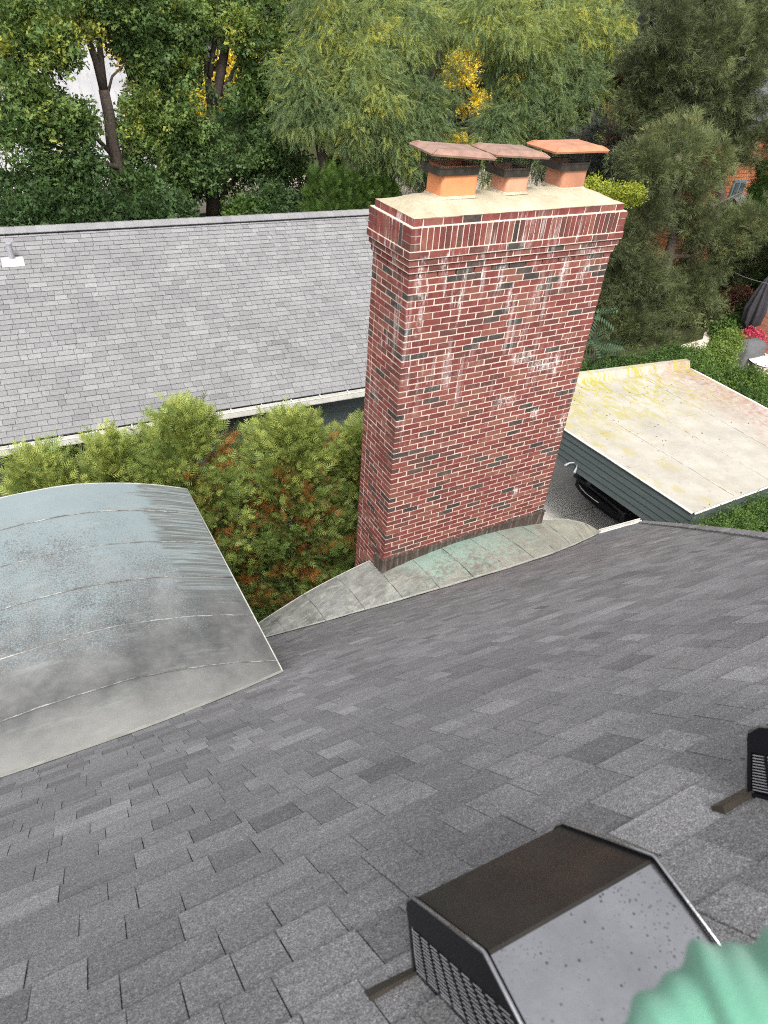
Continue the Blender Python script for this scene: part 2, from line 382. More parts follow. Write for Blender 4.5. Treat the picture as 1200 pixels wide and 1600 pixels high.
def m_wall_brick(name, c1, c2, mort, sx, sy):
    t = NT(name); n = t.new('ShaderNodeTexBrick'); sep = t.new('ShaderNodeSeparateXYZ'); t.l.new(t.co(), sep.inputs[0])
    cb = t.new('ShaderNodeCombineXYZ'); t.l.new(t.math('ADD', sep.outputs[0], sep.outputs[1]), cb.inputs[0]); t.l.new(sep.outputs[2], cb.inputs[1])
    t.l.new(cb.outputs[0], n.inputs['Vector']); n.inputs['Scale'].default_value = 1.0
    n.inputs['Brick Width'].default_value = sx; n.inputs['Row Height'].default_value = sy; n.inputs['Mortar Size'].default_value = sy*0.07; n.inputs['Bias'].default_value = -0.2
    for k, c in (('Color1', c1), ('Color2', c2), ('Mortar', mort)): n.inputs[k].default_value = (*c, 1)
    t.bump(n.outputs['Fac'], -0.5, 0.01); return t.out(n.outputs['Color'], 0.85, 0, 0.2)
M['hbrick'] = m_wall_brick('orange_red_house_brick', (0.36, 0.14, 0.085), (0.2, 0.07, 0.05), (0.3, 0.2, 0.15), 0.21, 0.07)
M['shake'] = m_wall_brick('orange_cedar_shakes', (0.4, 0.155, 0.07), (0.27, 0.1, 0.05), (0.06, 0.025, 0.015), 0.16, 0.15)
def m_metalroof():
    t = NT('standing_seam_grey_metal'); c = t.mix(t.maprange(t.noise(0.6, 4), 0.3, 0.7), (0.24, 0.24, 0.247), (0.32, 0.32, 0.327)); return t.out(c, 0.5, 0.1, 0.4)
M['metalroof'] = m_metalroof()
M['carpaint'] = m_simple('black_car_paint', (0.012, 0.012, 0.014), 0.15, var=0.1)
M['glass'] = m_simple('dark_window_glass', (0.02, 0.024, 0.028), 0.06, var=0.1, spec=0.8)
M['chrome'] = m_simple('chrome', (0.6, 0.6, 0.6), 0.2, 0.9, var=0.05)
M['rubber'] = m_simple('rubber', (0.02, 0.02, 0.02), 0.8)
M['shutter'] = m_simple('slate_blue_shutter', (0.11, 0.14, 0.16), 0.6, var=0.1)
M['darkroof'] = m_shingle('dark_grey_house_shingle', (0.08, 0.08, 0.085), (0.14, 0.14, 0.15), 40, 0.2)
M['cloth'] = m_simple('dark_cover_fabric', (0.03, 0.028, 0.034), 0.85, var=0.3)
M['greycloth'] = m_simple('grey_cover_fabric', (0.09, 0.09, 0.095), 0.8, var=0.2)
M['wood'] = m_simple('brown_door_wood', (0.16, 0.09, 0.045), 0.6, var=0.3)
def m_knit():
    t = NT('mint_green_fleece')
    c = t.mix(t.maprange(t.noise(35, 4), 0.3, 0.7), (0.115, 0.3, 0.21), (0.145, 0.36, 0.26)); t.bump(t.noise(500, 3), 0.3, 0.001)
    t.b.inputs['Sheen Weight'].default_value = 0.3
    return t.out(c, 0.9, 0, 0.15)
M['knit'] = m_knit()
# foliage: tone 0..1 picks along each plant's colour ramp
M['thuja'] = m_leaf('arborvitae_leaf', [(0.0, (0.29, 0.115, 0.03)), (0.1, (0.22, 0.105, 0.03)), (0.13, (0.07, 0.12, 0.035)), (0.5, (0.15, 0.215, 0.055)), (0.8, (0.28, 0.335, 0.08)), (1.0, (0.42, 0.45, 0.12))], 0.3)
M['maple'] = m_leaf('maple_leaf', [(0.0, (0.058, 0.108, 0.04)), (0.4, (0.105, 0.18, 0.058)), (0.7, (0.19, 0.275, 0.075)), (0.9, (0.32, 0.37, 0.085)), (1.0, (0.4, 0.4, 0.07))], 0.5)
M['locust'] = m_leaf('honey_locust_leaf', [(0.0, (0.07, 0.115, 0.05)), (0.45, (0.145, 0.205, 0.085)), (0.75, (0.26, 0.315, 0.09)), (0.9, (0.34, 0.365, 0.075)), (1.0, (0.44, 0.42, 0.06))], 0.4)
M['yellow'] = m_leaf('yellow_autumn_leaf', [(0.0, (0.5, 0.36, 0.04)), (0.6, (0.8, 0.62, 0.05)), (1.0, (0.85, 0.7, 0.1))], 0.4)
M['pine'] = m_leaf('pine_needle', [(0.0, (0.055, 0.062, 0.03)), (0.4, (0.085, 0.105, 0.045)), (0.75, (0.15, 0.18, 0.07)), (0.95, (0.23, 0.235, 0.09)), (1.0, (0.25, 0.17, 0.08))], 0.2)
M['dark'] = m_leaf('dark_spruce_leaf', [(0.0, (0.02, 0.022, 0.02)), (0.6, (0.035, 0.04, 0.032)), (1.0, (0.07, 0.075, 0.055))], 0.15)
M['hedge'] = m_leaf('green_hedge_leaf', [(0.0, (0.04, 0.08, 0.018)), (0.5, (0.085, 0.15, 0.03)), (1.0, (0.18, 0.25, 0.05))], 0.35)
M['lime'] = m_leaf('lime_shrub_leaf', [(0.0, (0.12, 0.16, 0.02)), (0.6, (0.26, 0.3, 0.03)), (1.0, (0.38, 0.4, 0.05))], 0.4)
M['sumac'] = m_leaf('dark_pinnate_leaf', [(0.0, (0.03, 0.06, 0.03)), (1.0, (0.09, 0.14, 0.075))], 0.3)
M['pink'] = m_leaf('pink_bloom', [(0.0, (0.16, 0.12, 0.06)), (0.4, (0.3, 0.11, 0.09)), (1.0, (0.45, 0.24, 0.19))], 0.3)
M['red'] = m_leaf('red_pink_petals', [(0.0, (0.06, 0.1, 0.03)), (0.2, (0.35, 0.03, 0.06)), (1.0, (0.6, 0.08, 0.14))], 0.3)

# ------------------------------------------------------------------ ground, street, driveway
GZ = -7.3
def structure(name, b, mat, origin=(0, 0, 0)): return tag(b.build(name, mat, origin=origin), kind='structure')
b = MB(); b.quad((-250, -150, GZ), (350, -150, GZ), (350, 350, GZ), (-250, 350, GZ)); structure('ground', b, M['ground'])
b = MB(); b.quad((-60, 31.2, GZ+.008), (90, 29.2, GZ+.008), (90, 36.5, GZ+.008), (-60, 38, GZ+.008)); structure('street', b, M['street'])
dr = MB(); dr.quad((1.0, -2.6, GZ+.004), (11.4, -2.6, GZ+.004), (11.4, 6.3, GZ+.004), (1.0, 6.3, GZ+.004)); drv = structure('driveway', dr, M['concrete'])
for i, (x0, x1) in enumerate(((1.05, 3.6), (3.63, 6.2), (6.23, 8.8), (8.83, 11.35))):
    for j, (y0, y1) in enumerate(((-2.55, 0.3), (0.33, 3.3), (3.33, 6.25))):
        s = MB(); s.tone = random.random(); s.box(x0, x1, y0, y1, GZ, GZ+.03+random.uniform(-.004, .004)); s.build('paving_slab', M['concrete'], drv)

# ------------------------------------------------------------------ brick chimney
CH = (1.25, 0.36, GZ)
W, D, HC = 2.504, 0.714, 0.0677
chim = empty('brick_chimney', CH, 'tall red brick chimney with white lime stains rising beside the charcoal shingle roof', 'chimney')
core = MB(); core.box(.004, W-.004, .004, D-.004, GZ, .005)
for k, o in enumerate((.018, .036, .054)): core.box(.004-o, W-.004+o, .004-o, D-.004+o, HC*(k+1)-.004, HC*(k+2)-.004+(.006 if k == 2 else 0))
core.box(-.045+.007, W+.045-.007, -.045+.007, D+.045-.007, .271, .474); core.box(.002, W-.002, .002, D-.002, .47, .535)
core.build('mortar_core', M['mortar'], chim)
bricks = []                                   # (distance key, corners)
def rtone():
    r = random.random()
    return random.uniform(0, .15) if r < .11 else random.uniform(.2, .36) if r < .27 else random.uniform(.36, 1.0)
def brick(x0, x1, y0, y1, z0, z1, tone=None):
    j = .0022; o = random.uniform(-.0015, .0022)
    sx0, sx1 = (x0-o if abs(x0) < .1 else x0), (x1+o if abs(x1-W) < .1 else x1)
    bricks.append(((sx0, sx1, y0-o if y0 < .1 else y0, y1, z0, z1), j, rtone() if tone is None else tone))
g = .0145; ML = (W+g)/12; DM = (D+g)/3.5; BD = .095
def ring(z0, z1, o, odd):
    "one course of stretchers all round, pushed out by o"
    x0, x1, y0, y1 = -o, W+o, -o, D+o
    m = (x1-x0+g)/12; md = (y1-y0+g)/3.5
    if odd:   # half brick at both front ends
        xs = [x0, x0+m/2]+[x0+m/2+m*k for k in range(1, 12)]+[x1+g]
    else: xs = [x0+m*k for k in range(13)]
    for a, c in zip(xs[:-1], xs[1:]):
        if odd and (a == x0 or c == x1+g): continue
        brick(a, c-g, y0, y0+BD, z0, z1)
        brick(a, c-g, y1-BD, y1, z0, z1)
    # sides
    ys = [y0]+[y0+md*(k+1) for k in range(3)]+[y1+g] if odd else [y0, y0+md/2]+[y0+md/2+md*k for k in range(1, 4)]
    for side in (0, 1):
        for i, (a, c) in enumerate(zip(ys[:-1], ys[1:])):
            first, last = i == 0, i == len(ys)-2
            if not odd and first: continue        # the front stretcher shows its end here
            wdt = m/2-g if (odd and first) else BD
            if last and not odd: pass
            xx = (x0, x0+wdt) if side == 0 else (x1-wdt, x1)
            yy1 = c-g
            if odd and last: yy1 = y1; wdt = m/2-g; xx = (x0, x0+wdt) if side == 0 else (x1-wdt, x1)
            if not odd and last: yy1 = y1-BD-g
            brick(xx[0], xx[1], a, yy1, z0, z1)
for k in range(-106, 1):
    z1 = k*HC+HC-.0055; ring(z1-.0535, z1, 0, k % 2 == 0)
for k, o in ((1, .018), (2, .036), (3, .054)):
    z1 = k*HC+HC-.0055; ring(z1-.0535, z1, o, k % 2 == 0)
# soldier course with three stacked bricks at each corner
o = .045; zs0, zs1 = .2765, .469
for (cx, cy) in ((-o, -o), (W+o-.1, -o), (-o, D+o-.155), (W+o-.1, D+o-.155)):
    for q in range(3):
        h = (zs1-zs0+.01)/3; brick(cx, cx+.1, cy, cy+.155, zs0+q*h, zs0+q*h+h-.01)
n = 37; st = (W+2*o-.2-g)/n
for i in range(n):
    xa = -o+.1+g+i*st
    for yy in ((-o, -o+BD), (D+o-BD, D+o)): brick(xa, xa+st-g, yy[0], yy[1], zs0, zs1)
n = 8; st = (D+2*o-.31-g)/n
for i in range(n):
    ya = -o+.155+g+i*st
    for xx in ((-o, -o+BD), (W+o-BD, W+o)): brick(xx[0], xx[1], ya, ya+st-g, zs0, zs1)
ring(.478, .538, .004, True)
def bkey(bk):
    x0, x1, y0, y1, z0, z1 = bk[0]
    c = np.array(((x0+x1)/2, y0, (z0+z1)/2))
    vis = (y0 < .05 or x0 < .05) and z0 > -4.1
    return (0 if vis else 1, np.linalg.norm(c-CAM)*(1.0 if y0 < .05 else 1.25))
bricks.sort(key=bkey)
rest = MB()
for i, (bx, j, tn) in enumerate(bricks):
    if i < 300:
        q = MB(); q.tone = tn; q.box(*bx, j=j); q.build('brick', M['brick'], chim)
    else:
        rest.tone = tn; rest.box(*bx, j=j)
tag(rest.build('brickwork', M['brick'], chim), kind='stuff')
# mortar wash: domed towards the flues, slightly uneven
rows = []
NX, NY = 40, 14
for a in range(NY+1):
    r = []
    for c in range(NX+1):
        u, v = c/NX, a/NY
        x, y = -.004+u*(W+.008), -.004+v*(D+.008)
        e = min(1, min(u, 1-u)*W/.42); f = min(1, min(v, 1-v)*D/.30)
        z = .541+.095*(1-(1-e)**2)*(1-(1-f)**1.7)+random.uniform(-.0025, .0025)+.006*math.sin(x*3.1+1)*e*f
        if a in (0, NY) or c in (0, NX): z = .541+random.uniform(-.002, .002)
        r.append((x+random.uniform(-.004, .004), y+random.uniform(-.004, .004), z))
    rows.append(r)
cr = MB(); cr.grid(rows)
x0, x1, y0, y1 = -.004, W+.004, -.004, D+.004
cr.quad((x0, y0, .536), (x1, y0, .536), (x1, y0, .541), (x0, y0, .541)); cr.quad((x0, y1, .536), (x0, y0, .536), (x0, y0, .541), (x0, y1, .541))
cr.build('mortar_wash', M['crown'], chim, smooth=True)
# flue liners: rounded square tubes
def rrect(x0, x1, y0, y1, r, n=4):
    P = []
    for cx, cy, a0 in ((x1-r, y0+r, -90), (x1-r, y1-r, 0), (x0+r, y1-r, 90), (x0+r, y0+r, 180)):
        for k in range(n+1):
            a = math.radians(a0+90*k/n); P.append((cx+r*math.cos(a), cy+r*math.sin(a)))
    return P
FL = [((.405, .80, .225, .515), 'clay_o', .262), ((1.155, 1.42, .245, .515), 'clay_p', .215), ((1.885, 2.205, .295, .585), 'clay_b', .225)]
for (fx0, fx1, fy0, fy1), mt, fh in FL:
    zb, zt = .58, .635+fh
    f = MB(); O = rrect(fx0, fx1, fy0, fy1, .035); I = rrect(fx0+.025, fx1-.025, fy0+.025, fy1-.025, .02)
    loops = [[(x, y, zb) for x, y in O], [(x, y, zt) for x, y in O], [(x, y, zt) for x, y in I], [(x, y, zb) for x, y in I]]
    f.grid([l+[l[0]] for l in loops]); fl = f.build('flue_liner', M[mt], chim)
    ru = MB(); O2 = rrect(fx0-.012, fx1+.012, fy0-.012, fy1+.012, .045)
    L2 = [[(x, y, .628) for x, y in rrect(fx0-.022, fx1+.022, fy0-.022, fy1+.022, .05)], [(x, y, .644) for x, y in O2], [(x, y, .648) for x, y in O]]
    ru.grid([l+[l[0]] for l in L2]); ru.build('mortar_collar', M['crown'], fl)
# copper base flashing with cap strip
fz = lambda x: -3.655-.022*x
fb = MB()
fb.hexa([(-.022, -.022, fz(0)-.06), (W+.02, -.022, fz(W)-.1), (W+.02, -.008, fz(W)-.1), (-.022, -.008, fz(0)-.06)], [(-.022, -.02, -3.43), (W+.02, -.02, -3.43), (W+.02, -.006, -3.43), (-.022, -.006, -3.43)])
fb.hexa([(-.022, -.008, -3.76), (-.008, -.008, -3.76), (-.008, .2, -3.92), (-.022, .2, -3.92)], [(-.02, -.006, -3.43), (-.006, -.006, -3.43), (-.006, .2, -3.47), (-.02, .2, -3.47)])
fb.hexa([(W+.008, -.008, -3.9), (W+.022, -.008, -3.9), (W+.022, .2, -3.98), (W+.008, .2, -3.98)], [(W+.006, -.006, -3.43), (W+.02, -.006, -3.43), (W+.02, .2, -3.5), (W+.006, .2, -3.5)])
fo = fb.build('base_flashing', M['flash'], chim)
cs = MB(); cs.box(-.028, W+.026, -.028, -.004, -3.436, -3.41); cs.build('cap_strip', M['flash'], fo)

# ------------------------------------------------------------------ chimney caps
def cap(loc, lx, ly, bx, by, tilt, yaw, lid, label, top=.12, mesh_h=.13):
    t = empty('chimney_cap', loc, label, 'chimney cap', 'metal caps on the flues')
    X, Y, Z = loc
    B = MB()
    for (x0, x1, y0, y1) in ((-bx/2, bx/2, -by/2, -by/2+.008), (-bx/2, bx/2, by/2-.008, by/2), (-bx/2, -bx/2+.008, -by/2+.008, by/2-.008), (bx/2-.008, bx/2, -by/2+.008, by/2-.008)):
        B.box(X+x0, X+x1, Y+y0, Y+y1, Z-.035, Z+.03)
    B.box(X-bx/2-.005, X+bx/2+.005, Y-by/2-.005, Y-by/2+.004, Z+.024, Z+.034); B.box(X-bx/2-.005, X-bx/2+.004, Y-by/2+.005, Y+by/2, Z+.024, Z+.034)
    col = B.build('collar', M['bronze'], t)
    R = Matrix.Rotation(tilt, 4, 'Y') @ Matrix.Rotation(yaw, 4, 'Z')
    wob = lambda p: (p[0]+X, p[1]+Y, p[2]+Z)
    def T(x, y, z): return wob(R @ Vector((x, y, z)))
    # expanded metal skirt: crossing wires on four sides
    w = MB(); pitch = .02
    zl, zh = .03, mesh_h
    for (a, c) in (((-bx/2, -by/2), (bx/2, -by/2)), ((bx/2, -by/2), (bx/2, by/2)), ((bx/2, by/2), (-bx/2, by/2)), ((-bx/2, by/2), (-bx/2, -by/2))):
        a = np.array(a); c = np.array(c); L = np.linalg.norm(c-a); dd = (c-a)/L; nn = int(L/pitch); H = zh-zl
        for k in range(-3, nn+1):
            for s in (1, -1):
                p0, p1 = k*pitch, k*pitch+H*.45
                if s < 0: p0, p1 = p1, p0
                q0, q1 = min(max(p0, 0), L), min(max(p1, 0), L)
                if abs(p1-p0) < 1e-6 or q0 == q1: continue
                za = zl+H*(q0-p0)/(p1-p0); zb = zl+H*(q1-p0)/(p1-p0)
                A = a+dd*q0; Bp = a+dd*q1; hw = .0022
                w.quad((X+A[0]-dd[0]*hw, Y+A[1]-dd[1]*hw, Z+za), (X+A[0]+dd[0]*hw, Y+A[1]+dd[1]*hw, Z+za), (X+Bp[0]+dd[0]*hw, Y+Bp[1]+dd[1]*hw, Z+zb), (X+Bp[0]-dd[0]*hw, Y+Bp[1]-dd[1]*hw, Z+zb))
    for sx in (-1, 1):
        for sy in (-1, 1): w.tube([(X+sx*bx/2, Y+sy*by/2, Z), (X+sx*bx/2, Y+sy*by/2, Z+mesh_h)], .005, 5)
    w.build('mesh_screen', M['wire'], t)
    # lid: hipped tray with turned-down rim
    Ld = MB(); zt = top; e = .036; i = .075
    c4 = lambda dx, dy, z: [T(-lx/2+dx, -ly/2+dy, z), T(lx/2-dx, -ly/2+dy, z), T(lx/2-dx, ly/2-dy, z), T(-lx/2+dx, ly/2-dy, z)]
    rim0, rim1, pl = c4(.004, .004, zt-.016), c4(0, 0, zt), c4(i, i*.8, zt+e)
    und = c4(.006, .006, zt-.012)
    for k in range(4):
        n2 = (k+1) % 4
        Ld.quad(rim0[k], rim0[n2], rim1[n2], rim1[k]); Ld.quad(rim1[k], rim1[n2], pl[n2], pl[k])
    Ld.quad(*pl); Ld.quad(*und[::-1])
    lo = Ld.build('lid', M[lid], t)
    for k in range(4):      # folded corner seams
        s = MB(); p, q = Vector(rim1[k]), Vector(pl[k]); s.tube([p, p.lerp(q, .5)+Vector((0, 0, .004)), q], .006, 5); s.build('corner_seam', M[lid], lo)
cap((.56, .37, .86), .64, .50, .43, .325, .06, -.12, 'lid_r', 'dull copper chimney cap tilting over the bright orange flue', top=.135)
cap((1.235, .38, .82), .60, .45, .30, .305, .045, -.1, 'lid_r', 'dull copper chimney cap over the small pale flue between the other two', top=.155, mesh_h=.15)
cap((2.0, .44, .84), .68, .46, .36, .325, -.005, -.02, 'lid_o', 'bright orange copper chimney cap over the brown flue', top=.15, mesh_h=.15)

# ------------------------------------------------------------------ the shingled house under the camera
A0, BX = -4.196, -.03
def roofz(x, y): return A0+BX*(x-1.15)-y
RO = np.array([0, 0, roofz(0, 0)]); E1 = np.array([1, 0, BX]); E1 = E1/np.linalg.norm(E1)
E2 = np.array([0, 1, -1])/math.sqrt(2); EN = np.array([-BX, 1, 1]); EN = EN/np.linalg.norm(EN)
def S(u, v, w=0): return RO+E1*u+E2*v+EN*w
HOU = (-2.0, -4.0, GZ)
house = empty('shingled_house', HOU, 'steep charcoal shingle roof of the house in the foreground with a white eave edge', 'house')
HIP = [(4.357, -.30), (3.026, -1.545), (2.049, -2.448), (1.37, -3.068), (.853, -3.527), (-1.75, -5.93)]
def hipx(y): return float(np.interp(-y, [-p[1] for p in HIP], [p[0] for p in HIP]))
EAVE = [(-9, .52), (-1.5, .47), (0, .329), (3.78, -.044), (4.357, -.30)]
def eavey(x): return interp(x, [p[0] for p in EAVE], [p[1] for p in EAVE])
RIDGE = -5.93
dk = MB()
P = [(x, eavey(x), roofz(x, eavey(x))-.012) for x in (-9, -1.5, 0, 3.78, 4.357)]
Q = [(-1.75, RIDGE), (-9, RIDGE)]
dk.quad(*[(p[0], p[1], p[2]) for p in P], *[(x, y, roofz(x, y)-.012) for x, y in Q])
hz = roofz(-1.75, RIDGE)-.012; ez = roofz(4.357, -.3)-.012
dk.quad((4.357, -.3, ez), (4.6, -11.5, ez), (-1.75, RIDGE, hz))
dk.quad((4.6, -11.5, ez), (-9, -11.5, ez), (-9, RIDGE, hz), (-1.75, RIDGE, hz))
dk.build('roof_deck', M['shingle'], house)
wl_ = MB(); wl_.box(-8.7, 3.6, -11.0, -.35, GZ, -4.5); wl_.build('wall', M['siding'], house)
ed = MB()
for (p, q) in zip(P[:-1], P[1:]):
    p, q = np.array(p), np.array(q); up = np.array([0, 0, .02]); out = np.array([0, .03, 0]); dn = np.array([0, 0, -.13])
    if p[0] < -2: continue
    ed.hexa([p+dn, q+dn, q+dn+out, p+dn+out], [p+up*.3, q+up*.3, q+up*.3+out, p+up*.3+out])
ed.build('eave_edge', M['white'], house)
gt = MB()
p, q = np.array((3.86, -.02, -4.235)), np.array((4.40, -.265, -4.01))
for o0, o1, z0, z1 in ((.02, .03, -.06, -.005), (.055, .065, -.06, .0), (.02, .065, -.065, -.058)):
    gt.hexa([p+(0, o0, z0), q+(0, o0, z0), q+(0, o1, z0), p+(0, o1, z0)], [p+(0, o0, z1), q+(0, o0, z1), q+(0, o1, z1), p+(0, o1, z1)])
gt.build('gutter', M['gutter'], house)
# laminated shingle tabs, course by course
EXP = .127
tabs = []
v = .62; row = 0
while v > -8.35:
    u = -7.2+random.uniform(0, .3); hi = random.random() < .5
    while u < 4.4:
        wd = random.choice((.08, .1, .12, .14, .17, .2, .25))*random.uniform(.9, 1.1)
        hi = not hi if random.random() < .82 else hi
        yb = v/math.sqrt(2)
        xe = hipx(yb)-.05
        if u > xe: break
        u1 = min(u+wd, xe)
        if u1-u > .03 and (v+EXP)/math.sqrt(2) <= eavey(u)+.03:
            tabs.append((u, u1, v, hi, row))
        u += wd
    v -= EXP; row += 1
def tabmesh(b, t):
    u0, u1, v0, hi, row = t
    top = .0062 if hi else .0042
    b.tone = min(1, max(0, random.gauss(.41, .085)+(.075 if hi else -.055)+(.22 if random.random() < .12 else 0)))
    uj = random.uniform(-.003, .003); k = random.uniform(-.0007, .0007); vb = v0+EXP+random.uniform(-.002, .002)
    gp = .0011
    # top end dives under the course above
    Bq = [S(u0+gp, v0-.03, -.002), S(u1-gp, v0-.03, -.002), S(u1-gp+k, vb, -.002), S(u0+gp+k, vb, -.002)]
    Tq = [S(u0+gp, v0-.03, .0015), S(u1-gp, v0-.03, .0015), S(u1-gp+k, vb, top), S(u0+gp+k, vb, top+uj*.3)]
    b.hexa([Bq[0], Bq[3], Bq[2], Bq[1]][::-1], [Tq[0], Tq[3], Tq[2], Tq[1]][::-1], skip=(0,))
def tkey(t):
    c = S((t[0]+t[1])/2, t[2]+.06); return (0 if seen(c, 10) else 1, np.linalg.norm(c-CAM))
tabs.sort(key=tkey)
rest = MB()
for i, t in enumerate(tabs):
    if i < 300:
        q = MB(); tabmesh(q, t); q.build('shingle', M['shingle'], house)
    else: tabmesh(rest, t)
tag(rest.build('shingles', M['shingle'], house), kind='stuff')
# hip cap: folded shingles overlapping down the hip
hd = np.array([HIP[0][0]-HIP[-1][0], HIP[0][1]-HIP[-1][1]]); HL = np.linalg.norm(hd)
hp = lambda s: (lambda x, y: np.array([x, y, roofz(x, y)]))(*(np.array(HIP[-1])+hd*s if True else None))
yy = RIDGE; prev = None
steps = int(HL*1.22/.14)
for i in range(steps):
    ya = np.interp(i/steps, [0, 1], [RIDGE, -.33]); yb_ = np.interp((i+1.25)/steps, [0, 1], [RIDGE, -.33]); yb_ = min(yb_, -.29)
    A = np.array([hipx(ya), ya, roofz(hipx(ya), ya)]); B_ = np.array([hipx(yb_), yb_, roofz(hipx(yb_), yb_)])
    l = np.array([-.115, .0, BX*-.115]); r = np.array([.10, -.09, -.15])
    q = MB(); q.tone = min(1, max(0, random.gauss(.5, .13))); n0 = np.array([0.2, .5, .8])*.010; n1 = np.array([0.2, .5, .8])*.021
    jj = random.uniform(-.006, .006); l2 = l*(1+jj*6)
    for (s0, s1) in ((l2, None), (None, r)):
        e0 = s0 if s0 is not None else s1
        pts_t = [A+n0, B_+n1, B_+e0+n1, A+e0+n0]; pts_b = [p_-n1*1.1 for p_ in pts_t]
        if s0 is not None: q.hexa(pts_b, pts_t)
        else: q.hexa(pts_b[::-1], pts_t[::-1])
    q.build('hip_shingle', M['shingle'], house)

# ------------------------------------------------------------------ copper saddle behind the chimney's roof side
SD = (1.15, 0.0, -3.6)
sad = empty('copper_saddle', SD, 'grey green copper saddle sweeping off the shingle roof around the chimney foot', 'chimney saddle')
ARX = [-2.1, -1.8, -1.464, -1.25, -.828, -.387, 0, .4, .8, 1.15, 1.55, 2.0, 2.4, 2.87, 3.03, 3.4, 3.6, 3.78]
ARZ = [-4.66, -4.52, -4.33, -4.215, -3.995, -3.83, -3.706, -3.63, -3.585, -3.57, -3.575, -3.605, -3.65, -3.725, -3.77, -3.925, -4.05, -4.215]
BDX = [-2.1, -1.9, -1.52, -1.317, -.874, -.45, -.05, .5, 1.1, 1.57, 2.0, 2.487, 3.0, 3.4, 3.6, 3.78]
BDY = [.43, .26, .046, -.087, -.265, -.43, -.556, -.69, -.80, -.84, -.79, -.636, -.42, -.235, -.14, -.05]
def arch(x): y = eavey(x)+.004; return np.array([x, y, interp(x, ARX, ARZ)])
def bound(x): y = interp(x, BDX, BDY); return np.array([x, y, roofz(x, y)+.012])
def smooth(f, x, h=.13): return (f(max(-2.1, x-h))+2*f(x)+f(min(3.78, x+h)))/4 if -1.95 < x < 3.65 else f(x)
def sadpt(x, t, w=0):
    a, c = smooth(bound, x), smooth(arch, x)
    p = a+(c-a)*t; bow = .035*math.sin(math.pi*t)
    return p+np.array([0, .2, 1])*(w+bow)
xs = [-2.1, -1.76]+[-1.317+.432*k for k in range(12)]+[3.78]
for i, (xa, xb) in enumerate(zip(xs[:-1], xs[1:])):
    q = MB(); lift = .004 if i % 2 else .0; rows = []
    for t in np.linspace(0, 1, 9): rows.append([sadpt(xa+(xb-xa)*k/6, t, lift+random.uniform(-.002, .002)) for k in range(7)])
    q.grid(rows); q.grid([rows[-1], [p-np.array([0, -.006, .035]) for p in rows[-1]]])
    pan = q.build('copper_pan', M['cop_s'], sad, smooth=True)
    if i:
        s = MB(); s.tube([sadpt(xa, t, .004) for t in np.linspace(.0, 1, 8)], .0055, 5); s.build('seam', M['seam'], pan)
e = MB(); rows = []
xx = np.linspace(-2.05, 3.78, 60)
ins = [sadpt(x, .03, .006) for x in xx]; mid = [sadpt(x, .0, .007)+np.array([0, 0, 0]) for x in xx]
outp = [sadpt(x, 0, .004)+np.array([0, -.016, .016])+EN*(.004+.003*math.sin(x*9)) for x in xx]
e.grid([ins, mid, outp]); e.build('edge_flashing', M['lead'], sad, smooth=True)
e = MB(); e.tube([sadpt(x, 1.0, .004) for x in np.linspace(-2.1, 3.78, 60)], .006, 6); e.build('drip_edge', M['lead'], sad, smooth=True)

# ------------------------------------------------------------------ copper barrel dormer
DM_ = (-3.6, -2.6, -1.7)
dor = empty('copper_dormer', DM_, 'wide barrel dormer roof of weathered blue grey copper with curved seams', 'dormer')
PU = [0, .3, .45, .7, .87, 1.12, 1.327]; PZ = [-1.30, -1.308, -1.325, -1.385, -1.432, -1.525, -1.622]
def prof(x):
    f = lambda t: interp(abs(t+3.6), PU, PZ); h = .1
    if abs(x+3.6) > 1.22: return f(x)
    return (f(x-h)+2*f(x)+f(x+h))/4
def basey(x): return A0+BX*(x-1.15)-prof(x)-.012
YS = [None, -2.364, -1.89, -1.443, -1.006, -.567, -.15]
dx = np.linspace(-4.927, -2.273, 41)
for i in range(6):
    q = MB(); rows = []
    for k in range(4):
        r = []
        for x in dx:
            y0 = basey(x) if i == 0 else YS[i]; y1 = max(YS[i+1], y0+.001) if i == 0 else YS[i+1]
            y = y0+(y1-y0)*k/3
            r.append((x, y, prof(x)+.003*(i % 2)+.004*math.sin(math.pi*k/3)*math.sin(x*5+i)+random.uniform(-.0012, .0012)))
        rows.append(r)
    q.grid(rows)
    if i == 5:
        fr = [(x, y-.0, z-.06) for x, y, z in rows[-1]]; q.grid([rows[-1], fr])
    q.grid([[(-2.273, r[-1][1], r[-1][2]) for r in rows], [(-2.285, r[-1][1], r[-1][2]-.06) for r in rows]])
    pan = q.build('copper_pan', M['cop_d'], dor, smooth=True)
    if i:
        s = MB()
        s.tube([(x, YS[i]+random.uniform(-.003, .003), prof(x)+.0035) for x in dx], .0052, 5); s.build('seam', M['seam'], pan)
e = MB()
ins = [(x, basey(x)+.03, prof(x)+.006) for x in dx]; mid = [(x, basey(x), roofz(x, basey(x))+.014) for x in dx]; o_ = [(x, basey(x)-.012, roofz(x, basey(x)-.012)+.01) for x in dx]
e.grid([ins, mid, o_]); e.build('edge_flashing', M['lead'], dor, smooth=True)
e = MB()
e.tube([(-2.268, -2.47, -1.62), (-2.268, -.15, -1.62)], .0055, 6); e.build('drip_edge', M['lead'], dor, smooth=True)
e = MB(); e.tube([(x, -.146, prof(x)) for x in dx], .007, 6); e.build('front_edge', M['lead'], dor, smooth=True)
q = MB(); q.box(-4.75, -2.45, -.36, -.30, -4.1, -1.72); q.box(-4.8, -4.75, -2.3, -.3, -4.1, -1.7); q.box(-2.45, -2.4, -2.3, -.3, -4.1, -1.7); q.build('wall', M['siding'], dor)
q = MB(); q.box(-4.4, -2.8, -.298, -.27, -3.3, -1.95); wn_ = q.build('window', M['white'], dor)
